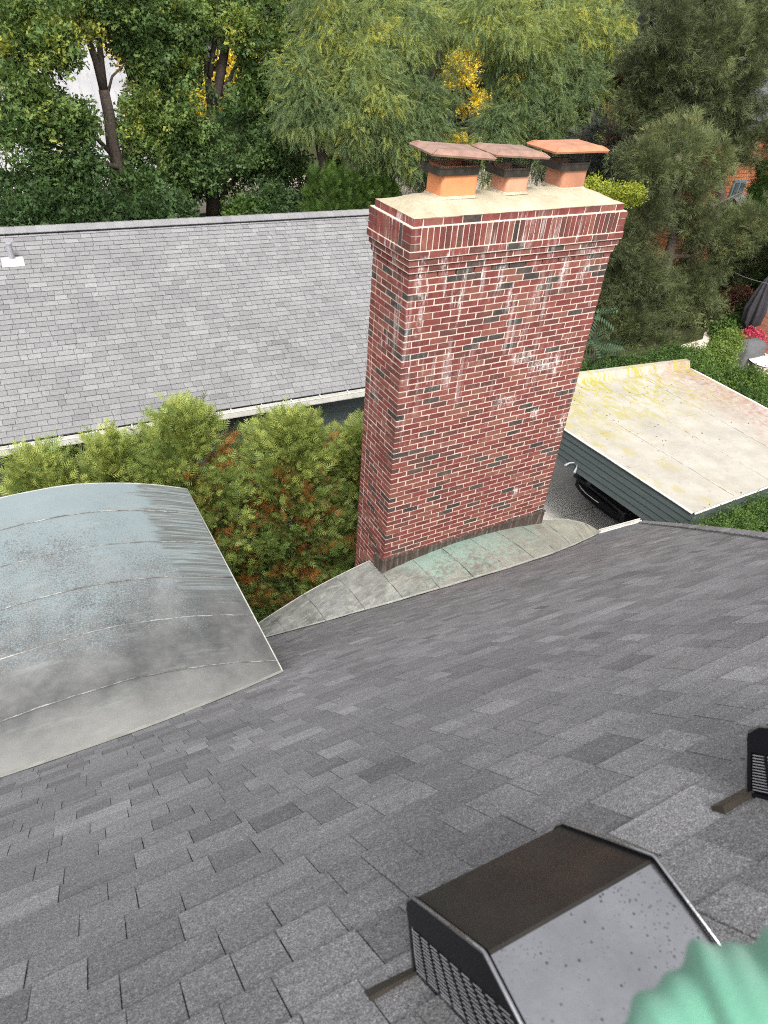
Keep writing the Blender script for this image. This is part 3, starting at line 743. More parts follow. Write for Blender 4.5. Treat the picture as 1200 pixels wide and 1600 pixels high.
q = MB(); q.box(-4.34, -2.86, -.269, -.262, -3.24, -2.01); q.build('pane', M['glass'], wn_)
# ------------------------------------------------------------------ slant-back roof vents
def roof_vent(org, label, yaw=0.0):
    org = np.array(org)
    U = np.array([.998, -.024, -.064]); V = np.array([-.007, .699, -.715]); Wn = np.array([.062, .715, .697])
    L, T, h, gq, svv = .262, .195, .121, .05, .14
    P_ = lambda u, v, w: org+U*u+V*v+Wn*w
    t = empty('roof_vent', tuple(org), label, 'roof vent', 'slant-back vents on the shingles')
    prof_ = [(gq, -.03), (gq*.75, .02), (.012, h-.03), (.002, h-.012), (-.014, h), (-T-.002, h+.001), (-T-.006, h-.002), (-T-svv, -.03)]
    hood = MB()
    rows = [[P_(.004, v, w) for v, w in prof_], [P_(L-.004, v, w) for v, w in prof_]]
    for k in range(len(prof_)-2): hood.quad(rows[0][k], rows[1][k], rows[1][k+1], rows[0][k+1])
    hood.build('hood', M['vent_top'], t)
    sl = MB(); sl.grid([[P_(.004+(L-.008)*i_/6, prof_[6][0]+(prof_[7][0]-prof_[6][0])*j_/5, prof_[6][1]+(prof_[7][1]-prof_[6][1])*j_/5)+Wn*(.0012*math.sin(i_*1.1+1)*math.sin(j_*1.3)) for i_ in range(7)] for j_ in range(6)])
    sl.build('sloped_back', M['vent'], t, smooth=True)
    for u0 in (0, L):
        s = 1 if u0 else -1
        ep = MB(); big = [(v+(.004 if v > -.01 else -.004), w+(.004 if w > .05 else 0)) for v, w in prof_]
        a = [P_(u0, v, w) for v, w in big]; c = [P_(u0+s*.003, v, w) for v, w in big]
        # solid upper band, framed grille below
        lv = .078
        def cut(w_): # v range of the plate at height w_
            fr = np.interp(w_, [p[1] for p in big[:5]], [p[0] for p in big[:5]]); bk = np.interp(w_, [-.03, h-.006], [big[7][0], big[6][0]]); return fr, bk
        f1, b1 = cut(lv); f0, b0 = cut(-.02); fm, bm_ = cut(.004)
        band = [P_(u0+s*.003, v, w) for v, w in [(f1, lv)]+big[2:7]+[(b1, lv)]]
        ep.quad(*(band if s < 0 else band[::-1]))
        ep.quad(*[P_(u0-s*.004, v, w) for v, w in big])
        for (fa, fb_) in (((f1, lv), (f0, -.02)), ((b1, lv), (b0, -.02))):
            d_ = -.008 if fa[0] == f1 else .008
            ep.quad(P_(u0+s*.003, fa[0], fa[1]), P_(u0+s*.003, fa[0]+d_, fa[1]), P_(u0+s*.003, fb_[0]+d_, fb_[1]), P_(u0+s*.003, fb_[0], fb_[1]))
        ep.quad(P_(u0+s*.003, fm, .004), P_(u0+s*.003, bm_, .004), P_(u0+s*.003, b0, -.02), P_(u0+s*.003, f0, -.02))
        po = ep.build('end_plate', M['black'], t)
        nc = 9
        gr = MB()
        for c_ in range(nc):
            for r_ in range(13):
                w0 = .010+r_*.0052
                fr, bk = cut(w0); fr -= .01; bk += .01; cw = (fr-bk)/nc
                va, vb = fr-c_*cw-.003, fr-(c_+1)*cw+.003
                gr.quad(P_(u0+s*.0034, va, w0), P_(u0+s*.0034, vb, w0), P_(u0+s*.0028, vb, w0+.0013), P_(u0+s*.0028, va, w0+.0013))
            fr1, bk1 = cut(lv); fr0, bk0 = cut(.004); fr1 -= .01; fr0 -= .01; bk1 += .01; bk0 += .01
            if c_:
                A_, B_ = fr1-(fr1-bk1)*c_/nc, fr0-(fr0-bk0)*c_/nc
                gr.mi = 1; gr.quad(P_(u0+s*.0042, A_-.0022, lv), P_(u0+s*.0042, A_+.0022, lv), P_(u0+s*.0042, B_+.0022, .004), P_(u0+s*.0042, B_-.0022, .004)); gr.mi = 0
        gr.build('louvre_grille', [M['slat'], M['black']], po)
        rim = MB(); rim.tube([P_(u0+s*.001, v, w) for v, w in big], .0028, 6); rim.build('rim', M['bronze'] if 0 else M['vent'], po, smooth=True)
    fl = MB()
    fl.hexa([P_(-.075, .040, -.02), P_(L+.075, .040, -.02), P_(L+.075, .060, -.02), P_(-.075, .062, -.02)][::-1], [P_(-.075, .036, .007), P_(L+.075, .036, .007), P_(L+.075, .060, .001), P_(-.075, .064, .001)][::-1])
    fl.build('flange', M['bronze'], t)
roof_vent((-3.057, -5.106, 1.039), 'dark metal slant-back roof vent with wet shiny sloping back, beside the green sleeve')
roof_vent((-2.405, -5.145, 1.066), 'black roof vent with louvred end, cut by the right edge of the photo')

# ------------------------------------------------------------------ neighbouring house with light grey shingles
NX0 = (0, 6.28, GZ)
nb = empty('neighbour_house', NX0, 'low house with pale grey shingle roof and slate green siding behind the arborvitae', 'house')
ca, sa = math.cos(-.05), math.sin(-.05)
NZ, NRUN, NRISE = -4.58, 4.57, 2.30
NSL = math.hypot(NRUN, NRISE)
def nh(x, y, z): return np.array([x*ca-y*sa, 6.28+x*sa+y*ca, z])          # y = metres in from the eave
def nr(x, s, w=0): y = s*NRUN/NSL; z = NZ+s*NRISE/NSL; return nh(x, y-w*NRISE/NSL, z+w*NRUN/NSL)
XL, XR = -9.0, 7.3
dk = MB(); dk.tone = 0
dk.quad(nr(XL, 0, -.006), nr(XR, 0, -.006), nr(XR, NSL, -.006), nr(XL, NSL, -.006))
bk = lambda x, y: nh(x, 2*NRUN-y, NZ+y*NRISE/NRUN)
dk.quad(bk(XR, 0), bk(XL, 0), bk(XL, NRUN), bk(XR, NRUN))
dk.build('roof_deck', M['darkroof'], nb)
nt = []; NC = 41; ex = NSL/NC
for r_ in range(NC):
    x = XL+random.uniform(0, .3)
    while x < XR-.03:
        wd = random.choice((.13, .17, .2, .24, .28, .34, .4)); x1 = min(x+wd, XR); nt.append((x, x1, r_)); x += wd
def ntab(b, t):
    x0, x1, r_ = t; b.tone = min(1, max(0, random.gauss(.55, .17))); gp = .0036
    s0, s1 = r_*ex, (r_+1)*ex; ht = .017+random.uniform(0, .003)+(.006 if random.random() < .006 else 0); dz = random.uniform(-.004, .004)
    Bq = [nr(x0+gp, s0+dz, .0075), nr(x1-gp, s0+dz, .0075), nr(x1-gp, s1+.02, -.004), nr(x0+gp, s1+.02, -.004)]
    Tq = [nr(x0+gp, s0+dz, ht), nr(x1-gp, s0+dz, ht), nr(x1-gp, s1+.02, .0005), nr(x0+gp, s1+.02, .0005)]
    b.hexa(Bq, Tq, skip=())
def nkey(t): c = nr((t[0]+t[1])/2, t[2]*ex); return (0 if seen(c, 5) and not (-.1 < (c[0]-CAM[0])/(c[1]-CAM[1])-.545 < .25 and c[0] > 2.5) else 1, np.linalg.norm(c-CAM)-(t[1]-t[0])*4)
nt.sort(key=nkey); rest = MB()
for i, t in enumerate(nt):
    if i < 300: q = MB(); ntab(q, t); q.build('shingle', M['nshingle'], nb)
    else: ntab(rest, t)
tag(rest.build('shingles', M['nshingle'], nb), kind='stuff')
x = XL; k = 0
while x < XR:
    for sgn in (1, -1):
        q = MB(); q.tone = min(1, max(0, random.gauss(.66, .12))); h0, h1 = .036+.004*(k % 2), .050
        w_ = .175 if sgn > 0 else -.175
        f = (lambda xx, s, w: nr(xx, NSL-s, w)) if sgn > 0 else (lambda xx, s, w: bk(xx, NRUN-s*.9)+np.array([0, .0, w*1.05]))
        A_ = [f(x, 0, h1), f(x+.205, 0, h0+.006), f(x+.205, .165, h0), f(x, .165, h1-.004)]
        Bq = [p-np.array([0, 0, .014]) for p in A_]
        if sgn > 0: q.hexa(Bq[::-1], A_[::-1])
        else: q.hexa(Bq, A_)
        q.build('ridge_shingle', M['nshingle'], nb)
    x += .195; k += 1
rv = MB(); rv.hexa([nr(XL, NSL-.20, 0), nr(XR, NSL-.20, 0), nr(XR, NSL, .0), nr(XL, NSL, .0)], [nr(XL, NSL-.20, .03), nr(XR, NSL-.20, .03), nr(XR, NSL, .03), nr(XL, NSL, .03)])  # vent strip widened past the caps; its black draws the shadow line below them
rv.build('ridge_vent_shadow_strip', M['black'], nb)
# eave: gutter trough, fascia, soffit
gu = MB()
for (y0, y1, z0, z1) in ((-.15, -.138, -.13, -.012), (-.15, -.02, -.135, -.122), (-.03, -.018, -.13, -.02)):
    c = [nh(XL, y0, NZ+z0), nh(XR, y0, NZ+z0), nh(XR, y1, NZ+z0), nh(XL, y1, NZ+z0)]; d = [p+np.array([0, 0, z1-z0]) for p in c]; gu.hexa(c, d)
go = gu.build('gutter', M['gutter'], nb)
lip = MB(); lip.tube([nh(XL, -.148, NZ-.01), nh(XR, -.148, NZ-.01)], .009, 6); lip.build('gutter_lip', M['gutter'], go)
x = XL+.4
while x < XR:
    s = MB(); c = [nh(x, -.15, NZ-.016), nh(x+.025, -.15, NZ-.016), nh(x+.025, .0, NZ-.012), nh(x, .0, NZ-.012)]; s.hexa(c, [p+np.array([0, 0, .008]) for p in c]); s.build('gutter_strap', M['gutter'], go); x += .62
so = MB(); c = [nh(XL, -.015, NZ-.16), nh(XR, -.015, NZ-.16), nh(XR, .5, NZ-.16), nh(XL, .5, NZ-.16)]; so.hexa(c, [p+np.array([0, 0, .12]) for p in c]); so.build('soffit', M['siding'], nb)
q = MB(); c = [nh(XL+.3, .52, GZ), nh(XR-.2, .52, GZ), nh(XR-.2, 2*NRUN-.5, GZ), nh(XL+.3, 2*NRUN-.5, GZ)]; q.hexa(c, [p+np.array([0, 0, NZ-GZ-.14]) for p in c]); q.build('wall', M['siding'], nb)
z = GZ+.3; 
while z < NZ-.2:
    q = MB(); zt = min(z+.19, NZ-.17)
    q.hexa([nh(XL+.3, .485, z), nh(XR-.2, .485, z), nh(XR-.2, .519, z), nh(XL+.3, .519, z)], [nh(XL+.3, .508, zt), nh(XR-.2, .508, zt), nh(XR-.2, .519, zt), nh(XL+.3, .519, zt)]); q.build('siding_board', M['siding'], nb); z += .18
for (x0, x1, z0, z1, mt, nm) in ((-3.35, -2.75, GZ+1.0, NZ-.28, 'glass', 'window'), (-2.6, -1.8, GZ+.1, NZ-.3, 'wood', 'door')):
    fr = MB()
    for (a, c_, e, f) in ((x0-.07, x0, z0-.07, z1+.07), (x1, x1+.07, z0-.07, z1+.07), (x0, x1, z1, z1+.07), (x0, x1, z0-.07, z0)):
        fr.hexa([nh(a, .44, e), nh(c_, .44, e), nh(c_, .52, e), nh(a, .52, e)], [nh(a, .44, f), nh(c_, .44, f), nh(c_, .52, f), nh(a, .52, f)])
    fo = fr.build(nm, M['shutter'] if nm == 'window' else M['wood'], nb)
    pn = MB(); pn.hexa([nh(x0, .46, z0), nh(x1, .46, z0), nh(x1, .5, z0), nh(x0, .5, z0)], [nh(x0, .46, z1), nh(x1, .46, z1), nh(x1, .5, z1), nh(x0, .5, z1)]); pn.build('pane' if nm == 'window' else 'door_leaf', M[mt], fo)
# plumbing vent with its white boot
vb = min((at(4, 412, Y_) for Y_ in np.linspace(7, 11, 161)), key=lambda p: abs(p[2]-(NZ+(p[1]-6.28+.05*p[0])*NRISE/NRUN)))
sV = (vb[1]-6.28+.05*vb[0])*NSL/NRUN
base = nr(vb[0], sV, .0)
vp = MB(); vp.tube([base+np.array([0, 0, -.05]), base+np.array([0, 0, .38])], .055, 12); vp.tube([base+np.array([0, 0, .36]), base+np.array([0, 0, .385])], .06, 12)
vpo = vp.build('vent_pipe', M['slat'], nb, smooth=False)
bt = MB(); bt.hexa([nr(vb[0]-.2, sV-.12, .018), nr(vb[0]+.2, sV-.12, .018), nr(vb[0]+.2, sV+.12, .018), nr(vb[0]-.2, sV+.12, .018)], [nr(vb[0]-.19, sV-.11, .03), nr(vb[0]+.19, sV-.11, .03), nr(vb[0]+.19, sV+.12, .03), nr(vb[0]-.19, sV+.12, .03)]); bt.tube([base+np.array([0, 0, .0]), base+np.array([0, 0, .09])], [.085, .06], 12)
bt.build('pipe_boot', M['white'], vpo)

# ------------------------------------------------------------------ carport
CP = (6.0, 0.0, -4.6)
cpt = empty('carport', (6.0, 0.0, -4.6), 'flat white roofed carport with dark slate green siding, stained yellow along its back', 'carport')
q4 = [(6.13, .02), (10.8, .05), (10.76, 4.38), (5.80, 5.02)]
def cq(u, v):     # u along the front, v towards the back
    a = np.array(q4[0])*(1-u)*(1-v)+np.array(q4[1])*u*(1-v)+np.array(q4[2])*u*v+np.array(q4[3])*(1-u)*v
    return a
def cpz(u, v, z): p = cq(u, v); return np.array([p[0], p[1], z])
zr = -4.6
us = [0, .24, .47, .70, .87, 1.0]
for i, (a, c) in enumerate(zip(us[:-1], us[1:])):
    q = MB(); rows = []
    for v in np.linspace(0, .965, 16): rows.append([cpz(a+(c+.006-a)*k/5, v, zr+.003*(i % 2)+.004*math.sin(v*23+i)*math.sin(k*2+v*9)+random.uniform(-.0015, .0015)+(.004 if k == 5 else 0)) for k in range(6)])
    q.grid(rows); q.build('membrane_sheet', M['membrane'], cpt, smooth=True)
for u in us[1:-1]:
    q = MB(); q.hexa([cpz(u-.002, .01, zr+.004), cpz(u+.003, .01, zr+.004), cpz(u+.003, .955, zr+.004), cpz(u-.002, .955, zr+.004)], [cpz(u-.002, .01, zr+.011), cpz(u+.003, .01, zr+.011), cpz(u+.003, .955, zr+.011), cpz(u-.002, .955, zr+.011)]); q.build('lap_strip', M['lap'], cpt)
for i in range(3):
    q = MB(); v = .3+.24*i
    q.hexa([cpz(0.02, v, zr+.002), cpz(.98, v, zr+.002), cpz(.98, v+.012, zr+.002), cpz(.02, v+.012, zr+.002)], [cpz(0.02, v, zr+.009), cpz(.98, v, zr+.009), cpz(.98, v+.012, zr+.009), cpz(.02, v+.012, zr+.009)]); q.build('lap_strip', M['membrane'], cpt)
pp = MB(); pp.hexa([cpz(-.005, .955, zr-.02), cpz(1.005, .955, zr-.02), cpz(1.005, 1.0, zr-.02), cpz(-.005, 1.0, zr-.02)], [cpz(-.005, .975, zr+.17), cpz(1.005, .975, zr+.17), cpz(1.005, 1.005, zr+.17), cpz(-.005, 1.005, zr+.17)]); pp.build('parapet', M['membrane'], cpt)
ed = MB()
for (p, q_) in (((-.006, 0), (-.006, .955)), ((0, -.006), (1, -.006)), ((1.006, 0), (1.006, .955))):
    n_ = 14; A_ = cpz(*p, zr+.004); B_ = cpz(*q_, zr+.004); ed.tube([A_+(B_-A_)*k/n_+np.array([0, 0, random.uniform(-.003, .003)]) for k in range(n_+1)], .02, 6)
ed.build('drip_edge', M['white'], cpt, smooth=True)
jo = MB(); jo.hexa([cpz(.02, .02, zr-.6), cpz(.98, .02, zr-.6), cpz(.98, .98, zr-.6), cpz(.02, .98, zr-.6)], [cpz(.02, .02, zr-.012), cpz(.98, .02, zr-.012), cpz(.98, .98, zr-.012), cpz(.02, .98, zr-.012)]); jo.build('roof_frame', M['siding'], cpt)
for k in range(5):
    z0 = zr-.70+k*.136; z1 = z0+.14
    for e0, e1, nrm in (((0, 0), (0, 1), (-1, 0)), ((0, 0), (1, 0), (0, -1)), ((1, 0), (1, 1), (1, 0))):
        A_, B_ = cpz(*e0, 0), cpz(*e1, 0); n_ = np.array([*nrm, 0.0]); q = MB(); q.tone = random.random()
        Z = lambda p, z, o: np.array([p[0], p[1], z])+n_*o
        q.hexa([Z(A_, z0, .024), Z(B_, z0, .024), Z(B_, z0, .0), Z(A_, z0, .0)], [Z(A_, z1-.004, .006), Z(B_, z1-.004, .006), Z(B_, z1-.004, .0), Z(A_, z1-.004, .0)]); fixnormals(q.build('siding_board', M['siding'], cpt))
for u, v in ((.03, .04), (.97, .04), (.97, .95), (.03, .95), (.5, .95)):
    q = MB(); c = cq(u, v); q.box(c[0]-.07, c[0]+.07, c[1]-.07, c[1]+.07, GZ, zr-.6); q.build('post', M['siding'], cpt)
q = MB(); q.hexa([cpz(.9, .05, GZ), cpz(.93, .05, GZ), cpz(.93, .95, GZ), cpz(.9, .95, GZ)], [cpz(.9, .05, zr-.6), cpz(.93, .05, zr-.6), cpz(.93, .95, zr-.6), cpz(.9, .95, zr-.6)]); q.build('rear_wall', M['siding'], cpt)
# twin flood lamp on the fascia
fl_ = at(903, 726, 2.95); px = np.interp(2.95, [0, 5], [6.13, 5.80])
lampo = MB(); L0 = np.array([6.02-.04-.03, 2.62, -5.13])
lampo.tube([L0+(.08, 0, .0), L0+(.0, 0, 0)], .035, 12); lo = lampo.build('flood_light', M['slat'], cpt, smooth=True)
for s in (-1, 1):
    q = MB(); a = L0+np.array([.0, s*.03, 0]); bq = a+np.array([-.07, s*.07, -.03]); q.tube([a, bq, bq+np.array([-.05, s*.03, -.05]), bq+np.array([-.075, s*.045, -.075])], [.012, .015, .026, .03], 12); q.build('lamp_head', M['slat'], lo, smooth=True)

# ------------------------------------------------------------------ car under the carport
def car():
    X0, Yc, Z0 = 7.55, 3.05, GZ+.03
    t = empty('parked_car', (X0+2.1, Yc, GZ), 'black car parked nose out under the flat white carport', 'car')
    hw = .88
    st = [(0.0, .34, .62, .80), (.10, .30, .72, .86), (.35, .26, .82, .88), (1.15, .26, .96, .88), (1.55, .26, 1.02, .88), (2.0, .26, 1.02, .88), (3.6, .26, 1.05, .88), (4.1, .28, 1.0, .86), (4.3, .36, .9, .78)]
    q = MB(); rows = []
    for (x, zl, zh, w) in st:
        r = []
        for (fy, fz) in ((-.86, 0), (-1, .12), (-1, .5), (-.97, .8), (-.86, .97), (-.4, 1.0), (.4, 1.0), (.86, .97), (.97, .8), (1, .5), (1, .12), (.86, 0)): r.append((X0+x, Yc+fy*w*hw/.88, Z0+zl+(zh-zl)*fz))
        rows.append(r+[r[0]])
    q.grid(rows); q.quad(*rows[0][:-1]); q.quad(*rows[-1][:-1][::-1]); fixnormals(q.build('body', M['carpaint'], t, smooth=True))
    q = MB(); rows = []
    for (x, zz, w) in ((1.1, .94, .80), (1.75, 1.36, .68), (2.1, 1.43, .66), (3.1, 1.43, .66), (3.5, 1.34, .68), (4.0, 1.0, .78)):
        rows.append([(X0+x, Yc-w, Z0+min(zz, .98)), (X0+x, Yc-w*.93, Z0+zz-.04), (X0+x, Yc-w*.8, Z0+zz), (X0+x, Yc+w*.8, Z0+zz), (X0+x, Yc+w*.93, Z0+zz-.04), (X0+x, Yc+w, Z0+min(zz, .98))])
    q.grid(rows); fixnormals(q.build('cabin', M['glass'], t, smooth=True))
    q = MB(); q.box(X0+2.0, X0+3.2, Yc-.56, Yc+.56, Z0+1.425, Z0+1.45); bevel(q.build('roof', M['carpaint'], t), .01)
    for x in (.78, 3.5):
        for s in (-1, 1):
            q = MB(); q.tube([(X0+x, Yc+s*.66, Z0+.3), (X0+x, Yc+s*.90, Z0+.3)], .32, 20); w = q.build('wheel', M['rubber'], t)
            q = MB(); q.tube([(X0+x, Yc+s*.89, Z0+.3), (X0+x, Yc+s*.912, Z0+.3)], .2, 16); q.build('rim', M['chrome'], w)
    q = MB(); rows = [[(X0-.05+.12*abs(k/6)**3+dx_, Yc+.8*k/6, Z0+z_) for k in range(-6, 7)] for dx_, z_ in ((.03, .30), (-.03, .33), (-.035, .52), (.03, .55))]
    q.grid(rows); fixnormals(q.build('bumper', M['black'], t, smooth=True))
    q = MB(); q.tube([(X0-.085+.10*abs(k/6)**3, Yc+.2+.5*k/6, Z0+.46) for k in range(-6, 7)], .018, 8); q.build('chrome_strip', M['chrome'], t, smooth=True)
    for s in (-1, 1):
        q = MB(); q.hexa([(X0+.02, Yc+s*.5, Z0+.6), (X0+.06, Yc+s*.78, Z0+.61), (X0+.2, Yc+s*.8, Z0+.62), (X0+.16, Yc+s*.5, Z0+.62)], [(X0+.06, Yc+s*.5, Z0+.71), (X0+.12, Yc+s*.78, Z0+.74), (X0+.28, Yc+s*.8, Z0+.77), (X0+.2, Yc+s*.5, Z0+.74)]); fixnormals(q.build('headlight', M['glass'], t))
car()

# ------------------------------------------------------------------ mint green sleeve at the lower right
def sleeve():
    A = np.array([*(CAM+(CR*((1150-600)/FPX)+CD*((1560-800)/FPX)+CF)*.27)])
    m = .27/FPX
    t = empty('person', tuple(A), 'person mostly out of frame, only the bunched mint green sleeve showing at the lower right', 'person')
    def pt(px, py, dd): return CAM+(CR*((px-600)/FPX)+CD*((py-800)/FPX)+CF)*dd
    path = [(1840, 1565, .27), (1600, 1575, .27), (1440, 1592, .27), (1310, 1612, .27), (1200, 1640, .27), (1115, 1685, .27), (1045, 1750, .27), (980, 1845, .27)]
    P_ = [Vector(pt(*q)) for q in path]
    # smooth centre line
    C = []
    for i in range(len(P_)-1):
        p0, p1, p2, p3 = P_[max(i-1, 0)], P_[i], P_[i+1], P_[min(i+2, len(P_)-1)]
        for k in range(30):
            s = k/30; C.append(.5*((2*p1)+(p2-p0)*s+(2*p0-5*p1+4*p2-p3)*s*s+(3*p1-p0-3*p2+p3)*s**3))
    b = MB(); n = 64; N = len(C); rows = []
    vup = Vector(-CD)
    for k, c in enumerate(C):
        tt = (C[min(k+1, N-1)]-C[max(k-1, 0)]).normalized(); a = tt.cross(Vector(CF)).normalized(); bb = tt.cross(a)
        s = k/N; r = []
        for q in range(n+1):
            th = 2*math.pi*q/n
            ph = s*34+1.5*math.sin(th+.7)+.9*math.sin(2*th+s*11)+1.2*math.sin(s*9)
            fold = .0028*(1-abs(math.sin(ph*.5))**1.5*2.0)*(.75+.45*math.sin(th*1.0+s*17+.6))+.0012*math.sin(ph*2.3+th*2)
            rad = .040-.011*max(0, s-.35)/.65+fold+.002*math.sin(th*3+s*14)
            r.append(c+(a*math.cos(th)+bb*math.sin(th))*rad)
        rows.append(r)
    b.grid(rows); o = b.build('sleeve', M['knit'], t, smooth=True); fixnormals(o)
    arm = MB(); arm.tube(C[4:-4], .012, 12); arm.build('arm', M['clay_p'], t, smooth=True)
sleeve()
# ------------------------------------------------------------------ foliage
def leaf_mesh(name, mat, parent, tpl, pos, grow, size, tone, kind=None, origin=None):
    "tpl: (K,4,3) quads in a frame x across, y along growth, z off the plane"
    N = len(pos); grow = grow/np.linalg.norm(grow, axis=1, keepdims=True)
    rv = rng.normal(size=(N, 3)); ax = np.cross(grow, rv); ax /= np.linalg.norm(ax, axis=1, keepdims=True)+1e-9
    az = np.cross(ax, grow)
    Rm = np.stack([ax, grow, az], axis=2)                      # columns
    v = np.einsum('nij,kqj->nkqi', Rm, tpl)*size[:, None, None, None]+pos[:, None, None, :]
    if parent is not None: v = v-np.array(parent.location)
    elif origin is not None: v = v-np.array(origin)
    K = tpl.shape[0]; V = v.reshape(-1, 3); nf = N*K
    me = bpy.data.meshes.new(name); me.vertices.add(len(V)); me.vertices.foreach_set('co', V.ravel().astype(np.float32))
    me.loops.add(nf*4); me.loops.foreach_set('vertex_index', np.arange(nf*4, dtype=np.int32))
    me.polygons.add(nf); me.polygons.foreach_set('loop_start', np.arange(0, nf*4, 4, dtype=np.int32))
    tn = np.clip(np.repeat(tone, K*4)+np.repeat(rng.normal(0, .03, nf), 4), 0, 1)
    a = me.attributes.new('tone', 'FLOAT', 'POINT'); a.data.foreach_set('value', tn.astype(np.float32))
    me.update(calc_edges=True)
    o = link(name, me, mat, parent, loc=origin)
    return tag(o, kind=kind)
def diamond(base, tip, w, nz=(0, 0, 1), lift=0.0):
    b_, t_ = np.array(base, float), np.array(tip, float); d_ = t_-b_; s = np.cross(d_, nz); s = s/(np.linalg.norm(s)+1e-9)*w/2
    m = b_+d_*.45+np.array(nz)*lift
    return np.array([b_, m+s, t_, m-s])
r_ = np.random.default_rng(5)
def T_thuja():
    q = []
    for k in range(4):
        y = .1+.2*k; L = .5-.08*k
        for s in (-1, 1): q.append(diamond((0, y-.06, 0), (s*L*.7, y+L*.66, s*.03+r_.normal(0, .05)), .07))
    q.append(diamond((0, 0, 0), (0, 1.05, .05), .06)); return np.array(q)
def T_locust():
    q = []
    for k in range(8):
        y = .08+.11*k; L = .17*(1-.035*k); zz = -.02*k
        for s in (-1, 1): q.append(diamond((0, y, zz), (s*L, y+.07, zz-.06+r_.normal(0, .03)), .06))
    q.append(diamond((0, .92, -.2), (0, 1.12, -.26), .05)); return np.array(q)
def T_maple(n=7):
    q = []
    for k in range(n):
        c = r_.normal(0, .3, 3)*np.array([1, 1, .5]); a = r_.uniform(0, 6.28); sz = r_.uniform(.24, .34)
        d_ = np.array([math.cos(a), math.sin(a), r_.normal(0, .35)])*sz; nz = np.array([r_.normal(0, .35), r_.normal(0, .35), 1]); nz /= np.linalg.norm(nz)
        q.append(diamond(c-d_*.5, c+d_*.6, sz*.55, nz, .02))
        s = np.cross(d_, nz); s = s/np.linalg.norm(s)*sz*.5
        q.append(diamond(c-s-d_*.05, c+s-d_*.05, sz*.42, nz, .015))
    return np.array(q)
def T_pine(n=22):
    q = []
    for k in range(n):
        d_ = r_.normal(0, 1, 3)*np.array([.62, .25, .62])+np.array([0, .8, 0]); d_ /= np.linalg.norm(d_); st = np.array([0, r_.uniform(-.25, .25), 0])
        q.append(diamond(st, st+d_*r_.uniform(.75, 1.05), .034, np.array([d_[2]+.1, .2, -d_[0]])))
    return np.array(q)
def T_small(n=8, sz=.3):
    q = []
    for k in range(n):
        c = r_.normal(0, .3, 3); d_ = r_.normal(0, 1, 3); d_ = d_/np.linalg.norm(d_)*sz*r_.uniform(.8, 1.2)
        nz = np.cross(d_, r_.normal(0, 1, 3)); nz /= np.linalg.norm(nz); q.append(diamond(c-d_/2, c+d_/2, sz*.55, nz))
    return np.array(q)
def T_pinnate():
    q = []
    for k in range(8):
        y = .1+.11*k
        for s in (-1, 1): q.append(diamond((0, y, -.3*(y**2)), (s*.26, y+.05, -.3*y*y-.16), .085))
    q.append(diamond((0, 0, 0), (0, 1, -.3), .02)); return np.array(q)
TH, LO, MA, PI_, SM, PN = T_thuja(), T_locust(), T_maple(), T_pine(), T_small(), T_pinnate()
def mpp(p): return float((np.asarray(p)-CAM)@CF)/FPX
def clumps(c, rad, ncl, per, cr, shell=.62):
    "clump centres through an ellipsoid (most near its skin), points gathered round each; gives positions, outward directions, clump ids"
    c = np.asarray(c, float); rad = np.asarray(rad, float)
    d = rng.normal(size=(ncl, 3)); d /= np.linalg.norm(d, axis=1, keepdims=True)
    rr = shell+(1-shell)*rng.random(ncl)**.7; rr *= 1+rng.normal(0, .07, ncl)
    cc = c+d*rad*rr[:, None]
    pos = np.repeat(cc, per, 0)+rng.normal(size=(ncl*per, 3))*cr*np.array([1, 1, .7])
    out = (pos-c)/rad; out /= np.linalg.norm(out, axis=1, keepdims=True)+1e-9
    return pos, out, np.repeat(np.arange(ncl), per)
def crown(parent, mat, tpl, blobs, grow, size, ncl, per, cr, t0, tsd, tcl, name='crown', kind=None, origin=None):
    "blobs: (centre, radii, tone shift, density)"
    PP, GG, TT = [], [], []
    for c, rad, dt, den in blobs:
        n = max(3, int(ncl*den)); p, o, ids = clumps(c, rad, n, per, cr)
        ct = rng.normal(0, tcl, n)[ids]
        PP.append(p); GG.append(grow(o)); TT.append(t0+dt+ct+rng.normal(0, tsd, len(p)))
    PP, GG, TT = np.concatenate(PP), np.concatenate(GG), np.concatenate(TT)
    sz = size*rng.uniform(.75, 1.25, len(PP))
    return leaf_mesh(name, mat, parent, tpl, PP, GG, sz, TT, kind, origin)
def trunk(parent, mat, limbs, name='trunk'):
    b = MB()
    for pts, r0, r1 in limbs:
        pts = [np.array(p, float) for p in pts]; n = len(pts)
        b.tube([p+rng.normal(0, .012, 3)*(0 < i < n-1) for i, p in enumerate(pts)], [r0+(r1-r0)*i/(n-1) for i in range(n)], 9)
    return b.build(name, mat, parent, smooth=True)
def B(px, py, Y, R, dt=0.0, den=1.0, asp=(1, 1, 1)):
    c = at(px, py, Y); r = R*mpp(c); return (c, (r*asp[0], r*asp[1], r*asp[2]), dt, den)
gr_out = lambda up, k=1.0: (lambda o: o*k+np.array([0, 0, up])+rng.normal(0, .35, o.shape))
gr_down = lambda o: o*.6+np.array([0, 0, -.6])+rng.normal(0, .42, o.shape)

